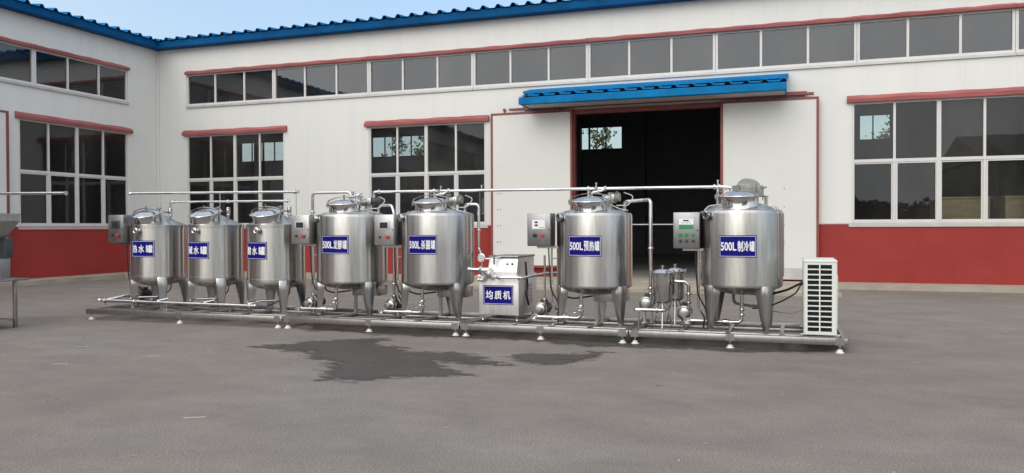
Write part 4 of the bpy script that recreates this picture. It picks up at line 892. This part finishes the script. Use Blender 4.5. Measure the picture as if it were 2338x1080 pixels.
mb = MB(); mb.tube([(0.285, -0.1, hz(0.93)), (0.30, -0.12, hz(0.80)), (0.295, -0.05, hz(0.60)), (0.292, -0.1, hz(0.50)), (0.31, -0.05, hz(0.35))], 0.016, 0.1, 10); mb.build('cable', 'black', hm)
mb = MB()
for i in range(9):
    for j in range(2): mb.box(0.2755, 0.2785, 0.02 + j * 0.10, 0.09 + j * 0.10, hz(0.37 + 0.03 * i), hz(0.382 + 0.03 * i))
mb.build('vent_slot', 'dark', body, smooth=0)
sign(hm, lambda u, v, d: Vector((-0.01 + u, -0.36 - d, hz(0.50) + v)), 0.42, 0.255, [(c, -0.172 + 0.122 * i, 0.100, -0.058, 0.116) for i, c in enumerate('均质机')])

# ------------------------------------------------------------ condensing unit
ac = thing('condensing_unit', (18.765, -9.77, 0.166), 'cream condensing unit with two columns of dark louvres at the right end', 'condenser')
mb = MB(); y0, y1, x0, x1, z0, z1 = -0.45, 0.42, -0.185, 0.165, 0.012, 0.832
hs = [(x0 + 0.042 + c * 0.134, x0 + 0.162 + c * 0.134, 0.048 + 0.0585 * k, 0.092 + 0.0585 * k) for c in range(2) for k in range(13)]
cells(mb, x0 + 0.01, x1 - 0.008, z0, z1 - 0.012, hs, lambda u, z, d: Vector((u, y0 + d, z)), 0.012)
g2 = MB()
for a, b in ((x0, x0 + 0.009), (x1 - 0.0075, x1)): g2.rbox(a, b, y0 + 0.004, y1, z0, z1 - 0.012, 0.003)
g2.box(x0 + 0.01, x1 - 0.008, y1 - 0.01, y1, z0, z1 - 0.012); g2.box(x0 + 0.01, x1 - 0.008, y0 + 0.02, y1 - 0.01, z0, z0 + 0.01)
g2.bm.faces.ensure_lookup_table(); mb.join(g2.bm)
mb.build('casing', 'cream', ac, smooth=30)
mb = MB(); mb.rbox(x0 - 0.004, x1 + 0.004, y0 - 0.004, y1 + 0.003, z1 - 0.0115, z1 + 0.012, 0.008); mb.build('top_cover', 'cream', ac)
mb = MB(); mb.box(x0 + 0.02, x1 - 0.02, y0 + 0.045, y0 + 0.06, z0 + 0.012, z1 - 0.02)
for k in range(40): mb.box(x0 + 0.022, x1 - 0.022, y0 + 0.025, y0 + 0.045, 0.05 + k * 0.0195, 0.054 + k * 0.0195)
mb.build('fins', 'fins', ac, smooth=0)
mb = MB(); mb.rbox(x1 + 0.0005, x1 + 0.032, 0.0, y1 - 0.03, 0.03, 0.66, 0.012); mb.build('valve_cover', 'cream', ac)
mb = MB()
for y in (y0 + 0.05, y1 - 0.08): mb.box(x0 - 0.03, x1 + 0.035, y, y + 0.04, 0.0, 0.0115)
mb.build('foot', 'cream', ac, smooth=0)
mb = MB(); mb.tube([(x0 - 0.002, 0.0, 0.56), (x0 - 0.03, 0.0, 0.56)], 0.03, 0); mb.build('hose_gland', 'black', ac)
def hose(label, pts, r, mat):
    o0 = Vector(pts[0]); mb = MB(); mb.tube([Vector(p) for p in pts], r, 0.12, 8, 8); tag(mb.build('hose', mat, origin=o0), label, 'hose')
hose('thick black hose from the tank bottom up to the condensing unit', [(17.95, -9.62, 0.57), (18.2, -9.55, 0.56), (18.4, -9.68, 0.63), (18.58, -9.76, 0.73)], 0.014, 'black')
hose('thin black hose sagging from the condensing unit', [(18.56, -9.78, 0.71), (18.50, -9.78, 0.60), (18.35, -9.7, 0.50), (18.15, -9.6, 0.40), (18.0, -9.5, 0.38)], 0.009, 'black')
hose('pale cable with a black plug lying towards the condensing unit', [(18.60, -9.65, 0.40), (18.45, -9.65, 0.35), (18.32, -9.65, 0.36), (18.2, -9.6, 0.37)], 0.007, 'motor')
run('drain_pipe', 'bent grey pipes under the motor-topped tank', [(17.78, -9.6, 0.58), (17.78, -9.6, 0.45), (17.98, -9.6, 0.42), (18.22, -9.58, 0.42)], 0.018, 0.06, mat='motor')

# ------------------------------------------------------------ filling machine at the left edge
fm = thing('filling_machine', (7.53, -11.69, 0), 'steel filling machine with hopper and table at the left edge', 'machine')
mb = MB()
def hop(z, x0, x1, y0, y1): return [(x0, y0, z), (x1, y0, z), (x1, y1, z), (x0, y1, z)]
lv = [hop(1.60, -0.5, 0.70, -0.22, 0.25), hop(1.50, -0.5, 0.70, -0.22, 0.25), hop(1.26, -0.35, 0.55, -0.12, 0.15)]
bv = [[mb.bm.verts.new(p) for p in l_] for l_ in lv]
for A, B in zip(bv, bv[1:]):
    for i in range(4): mb.bm.faces.new((A[i], A[(i + 1) % 4], B[(i + 1) % 4], B[i]))
mb.bm.faces.new(bv[-1]); mb.box(-0.51, 0.71, -0.235, -0.2205, 1.575, 1.605); mb.box(0.7005, 0.715, -0.235, 0.25, 1.575, 1.605)
mb.build('hopper', 'cab', fm, smooth=0)
mb = MB(); mb.rbox(-0.6, 0.57, -0.18, 0.2, 0.72, 0.98, 0.006); mb.build('housing', 'cab', fm)
mb = MB()
for x in (0.2, 0.34, 0.47): mb.cyl((x, -0.14, 0.985), (x, -0.14, 1.27), 0.035); mb.clamp((x, -0.14, 1.05), (0, 0, 1), 0.035); mb.clamp((x, -0.14, 1.17), (0, 0, 1), 0.035)
mb.tube([(0.1, -0.2, 1.02), (0.5, -0.2, 1.02)], 0.02); mb.build('piston', 'polish', fm)
mb = MB(); mb.rbox(-0.7, 0.60, 0.1, 0.22, 0.985, 1.26, 0.006); mb.build('back_plate', 'dark', fm)
mb = MB(); mb.rbox(-0.9, 0.80, -0.34, 0.30, 0.67, 0.70, 0.005); mb.build('table_top', 'steel', fm)
for x, y in ((0.60, -0.26), (0.60, 0.24), (-0.8, -0.26), (-0.8, 0.24)): mb = MB(); mb.rbox(x - 0.022, x + 0.022, y - 0.022, y + 0.022, 0.0, 0.67, 0.004); mb.build('leg', 'skid', fm)
mb = MB(); mb.box(-0.78, 0.578, -0.275, -0.245, 0.10, 0.13); mb.box(-0.78, 0.578, 0.225, 0.255, 0.10, 0.13); mb.box(-0.78, 0.578, -0.24, 0.22, 0.105, 0.112); mb.build('shelf', 'skid', fm, smooth=0)
run('overhead_pipe', 'open-ended pipe reaching in from the left edge above the filling machine', [(6.9, -11.3, 0.0), (6.9, -11.3, 1.91), (8.93, -11.3, 1.885)], 0.021, 0.06, mouths=[((8.93, -11.3, 1.885), (1, 0, -0.01))])

# ------------------------------------------------------------ things inside the hall, seen through glass
def crate(x0, x1, y0, y1, z1, label):
    c = thing('wooden_crate', ((x0 + x1) / 2, (y0 + y1) / 2, 0.12), label, 'crate', 'plywood crates behind the window'); w, d, h = (x1 - x0) / 2, (y1 - y0) / 2, z1 - 0.12
    mb = MB(); mb.box(-w, w, -d, d, 0.1, h - 0.02); mb.build('panel', 'wood', c, smooth=0); mb = MB()
    for u in (-w, w - 0.09, -0.045): mb.box(u, u + 0.09, -d - 0.02, -d - 0.0005, 0.1, h - 0.02)
    mb.box(-w - 0.02, w + 0.02, -d - 0.04, d + 0.02, h - 0.0195, h + 0.02); mb.box(-w, w, -d, d, 0.0, 0.0995); mb.build('batten', 'wood', c, smooth=0)
crate(21.62, 22.68, 0.75, 1.75, 2.02, 'plywood crate behind the lower right panes of the right-hand window')
crate(22.95, 24.3, 0.6, 1.7, 2.02, 'plywood crate at the very right edge behind the window')
cb = thing('storage_rack', (10.55, 1.2, 0.12), 'thin pale storage rack behind the second window', 'rack')
mb = MB()
for x in (-0.28, 0.28):
    for y in (-0.2, 0.2): mb.box(x - 0.02, x + 0.02, y - 0.02, y + 0.02, 0, 2.25)
mb.build('post', 'alu', cb, smooth=0); mb = MB()
for z in (0.3, 1.0, 1.62): mb.box(-0.3, 0.3, -0.22, 0.22, z, z + 0.03)
mb.build('shelf', 'alu', cb, smooth=0)
bx = thing('cardboard_box', (10.55, 1.2, 1.771), 'brown cardboard box on the rack behind the second window', 'box')
mb = MB(); mb.box(-0.24, 0.24, -0.19, 0.19, 0, 0.42); mb.build('carton', 'card', bx, smooth=0); mb = MB(); mb.box(-0.03, 0.03, -0.1915, -0.1905, 0.0, 0.42); mb.box(-0.03, 0.03, -0.19, 0.19, 0.4205, 0.4215); mb.build('tape', 'pad', bx, smooth=0)
ld = thing('stepladder', (7.95, 0.9, 0.12), 'pale metal ladder behind the left panes of the second window', 'ladder')
mb = MB(); mb.box(-0.18, -0.15, -0.015, 0.015, 0, 1.75); mb.box(0.15, 0.18, -0.015, 0.015, 0, 1.75); mb.build('rail', 'frame', ld, smooth=0)
mb = MB()
for k in range(7): mb.box(-0.15, 0.15, -0.012, 0.012, 0.2 + 0.235 * k, 0.225 + 0.235 * k)
mb.build('rung', 'frame', ld, smooth=0)

# ------------------------------------------------------------ trees
def tree(x, y, h, spread, n, label, group, seed, mat='leaf', z_low=0.25, size=0.12):
    rnd = random.Random(seed)
    t = thing('leafy_tree', (x, y, 0), label, 'tree', group)
    mb = MB(); tips = []
    top = Vector((rnd.uniform(-0.3, 0.3), rnd.uniform(-0.3, 0.3), h * 0.9))
    pts = [Vector((0, 0, 0)), top * 0.33 + Vector((0.1, 0, 0)), top * 0.66, top]
    P = fillet(pts, 1.0, 3); mb.tube(P, [0.16 * (1 - 0.85 * i / (len(P) - 1)) for i in range(len(P))], 0, 8)
    for k in range(16):
        f_ = rnd.uniform(z_low, 0.92); a = rnd.uniform(0, 6.283); b = top * f_; ln = spread * (0.5 + 0.6 * math.sin(math.pi * min(1, f_ + 0.1))) * rnd.uniform(0.7, 1.15)
        e = b + Vector((math.cos(a) * ln, math.sin(a) * ln, ln * rnd.uniform(0.5, 1.0))); mid = (b + e) / 2 + Vector((0, 0, -0.15 * ln))
        mb.tube([b, mid, e], [0.05, 0.035, 0.012], 0, 6); tips += [b.lerp(e, q) for q in (0.35, 0.6, 0.8, 1.0)]
    mb.build('trunk', 'bark', t)
    mb = MB()
    for k in range(n):
        c = rnd.choice(tips) + Vector((rnd.gauss(0, 0.32), rnd.gauss(0, 0.32), rnd.gauss(0, 0.32))) * spread * 0.5
        s_ = size * rnd.uniform(0.6, 1.3); u = Vector((rnd.gauss(0, 1), rnd.gauss(0, 1), rnd.gauss(0, 1))).normalized(); v = u.orthogonal().normalized()
        mb.bm.faces.new([mb.bm.verts.new(c + q) for q in (u * s_, v * s_ * 0.55, -u * s_, -v * s_ * 0.55)])
    mb.build('crown', mat, t, smooth=0, normals=False)
G = 'poplars behind the hall'
tree(5.6, 28, 10.2, 1.1, 800, 'leafy tree seen in the left of the far windows through the doorway', G, 1)
tree(7.3, 27, 9.6, 1.0, 560, 'leafy tree seen in the middle far window through the doorway', G, 2)
tree(9.6, 29, 9.0, 0.9, 420, 'low leafy tree in the right far window through the doorway', G, 3)
tree(23.6, 27, 9.4, 1.2, 700, 'sparse tree seen in the far pane through the right-hand window', G, 4)
tree(-6.2, 27, 9.2, 1.0, 600, 'sparse tree seen at left in the far panes through the second window', G, 5)
tree(-3.6, 27, 10.0, 1.3, 1500, 'dense tree seen at right in the far panes through the second window', G, 6)

# ------------------------------------------------------------ what the windows mirror, behind the camera
mb = MB(); rnd = random.Random(5)
for k in range(60):
    cx = -30 + 120 * k / 60 + rnd.uniform(-2, 2); hh = rnd.uniform(2.6, 6.2); rr = rnd.uniform(1.4, 3.0); cy = -78 + rnd.uniform(-6, 6)
    for i in range(220):
        d = Vector((rnd.gauss(0, 1), rnd.gauss(0, 1), rnd.gauss(0, 1))).normalized() * rnd.uniform(0.5, 1); c = Vector((cx + d.x * rr, cy + d.y * rr, max(0.2, hh * 0.5 + d.z * hh * 0.55)))
        s_ = rnd.uniform(0.3, 0.7); u = Vector((rnd.gauss(0, 1), rnd.gauss(0, 1), rnd.gauss(0, 1))).normalized(); v = u.orthogonal().normalized()
        mb.bm.faces.new([mb.bm.verts.new(c + q) for q in (u * s_, v * s_ * 0.7, -u * s_, -v * s_ * 0.7)])
tag(mb.build('tree_line', 'leafd', smooth=0, normals=False), 'dark line of trees across the yard, mirrored in the windows', 'trees', kind='stuff')
sh = thing('shed', (44, -52, 0), 'grey shed across the yard, mirrored in the right-hand window', 'building')
mb = MB(); mb.box(-12, 14, -9, 9, 0, 6.0); mb.build('wall', 'rust', sh, smooth=0)
mb = MB(); mb.prism([(-9.4, 6.0), (9.4, 6.0), (0, 8.4)], Matrix(((0, 0, 1, -12.3), (1, 0, 0, 0), (0, 1, 0, 0), (0, 0, 0, 1))), 26.6); mb.build('roof', 'dark', sh, smooth=0)
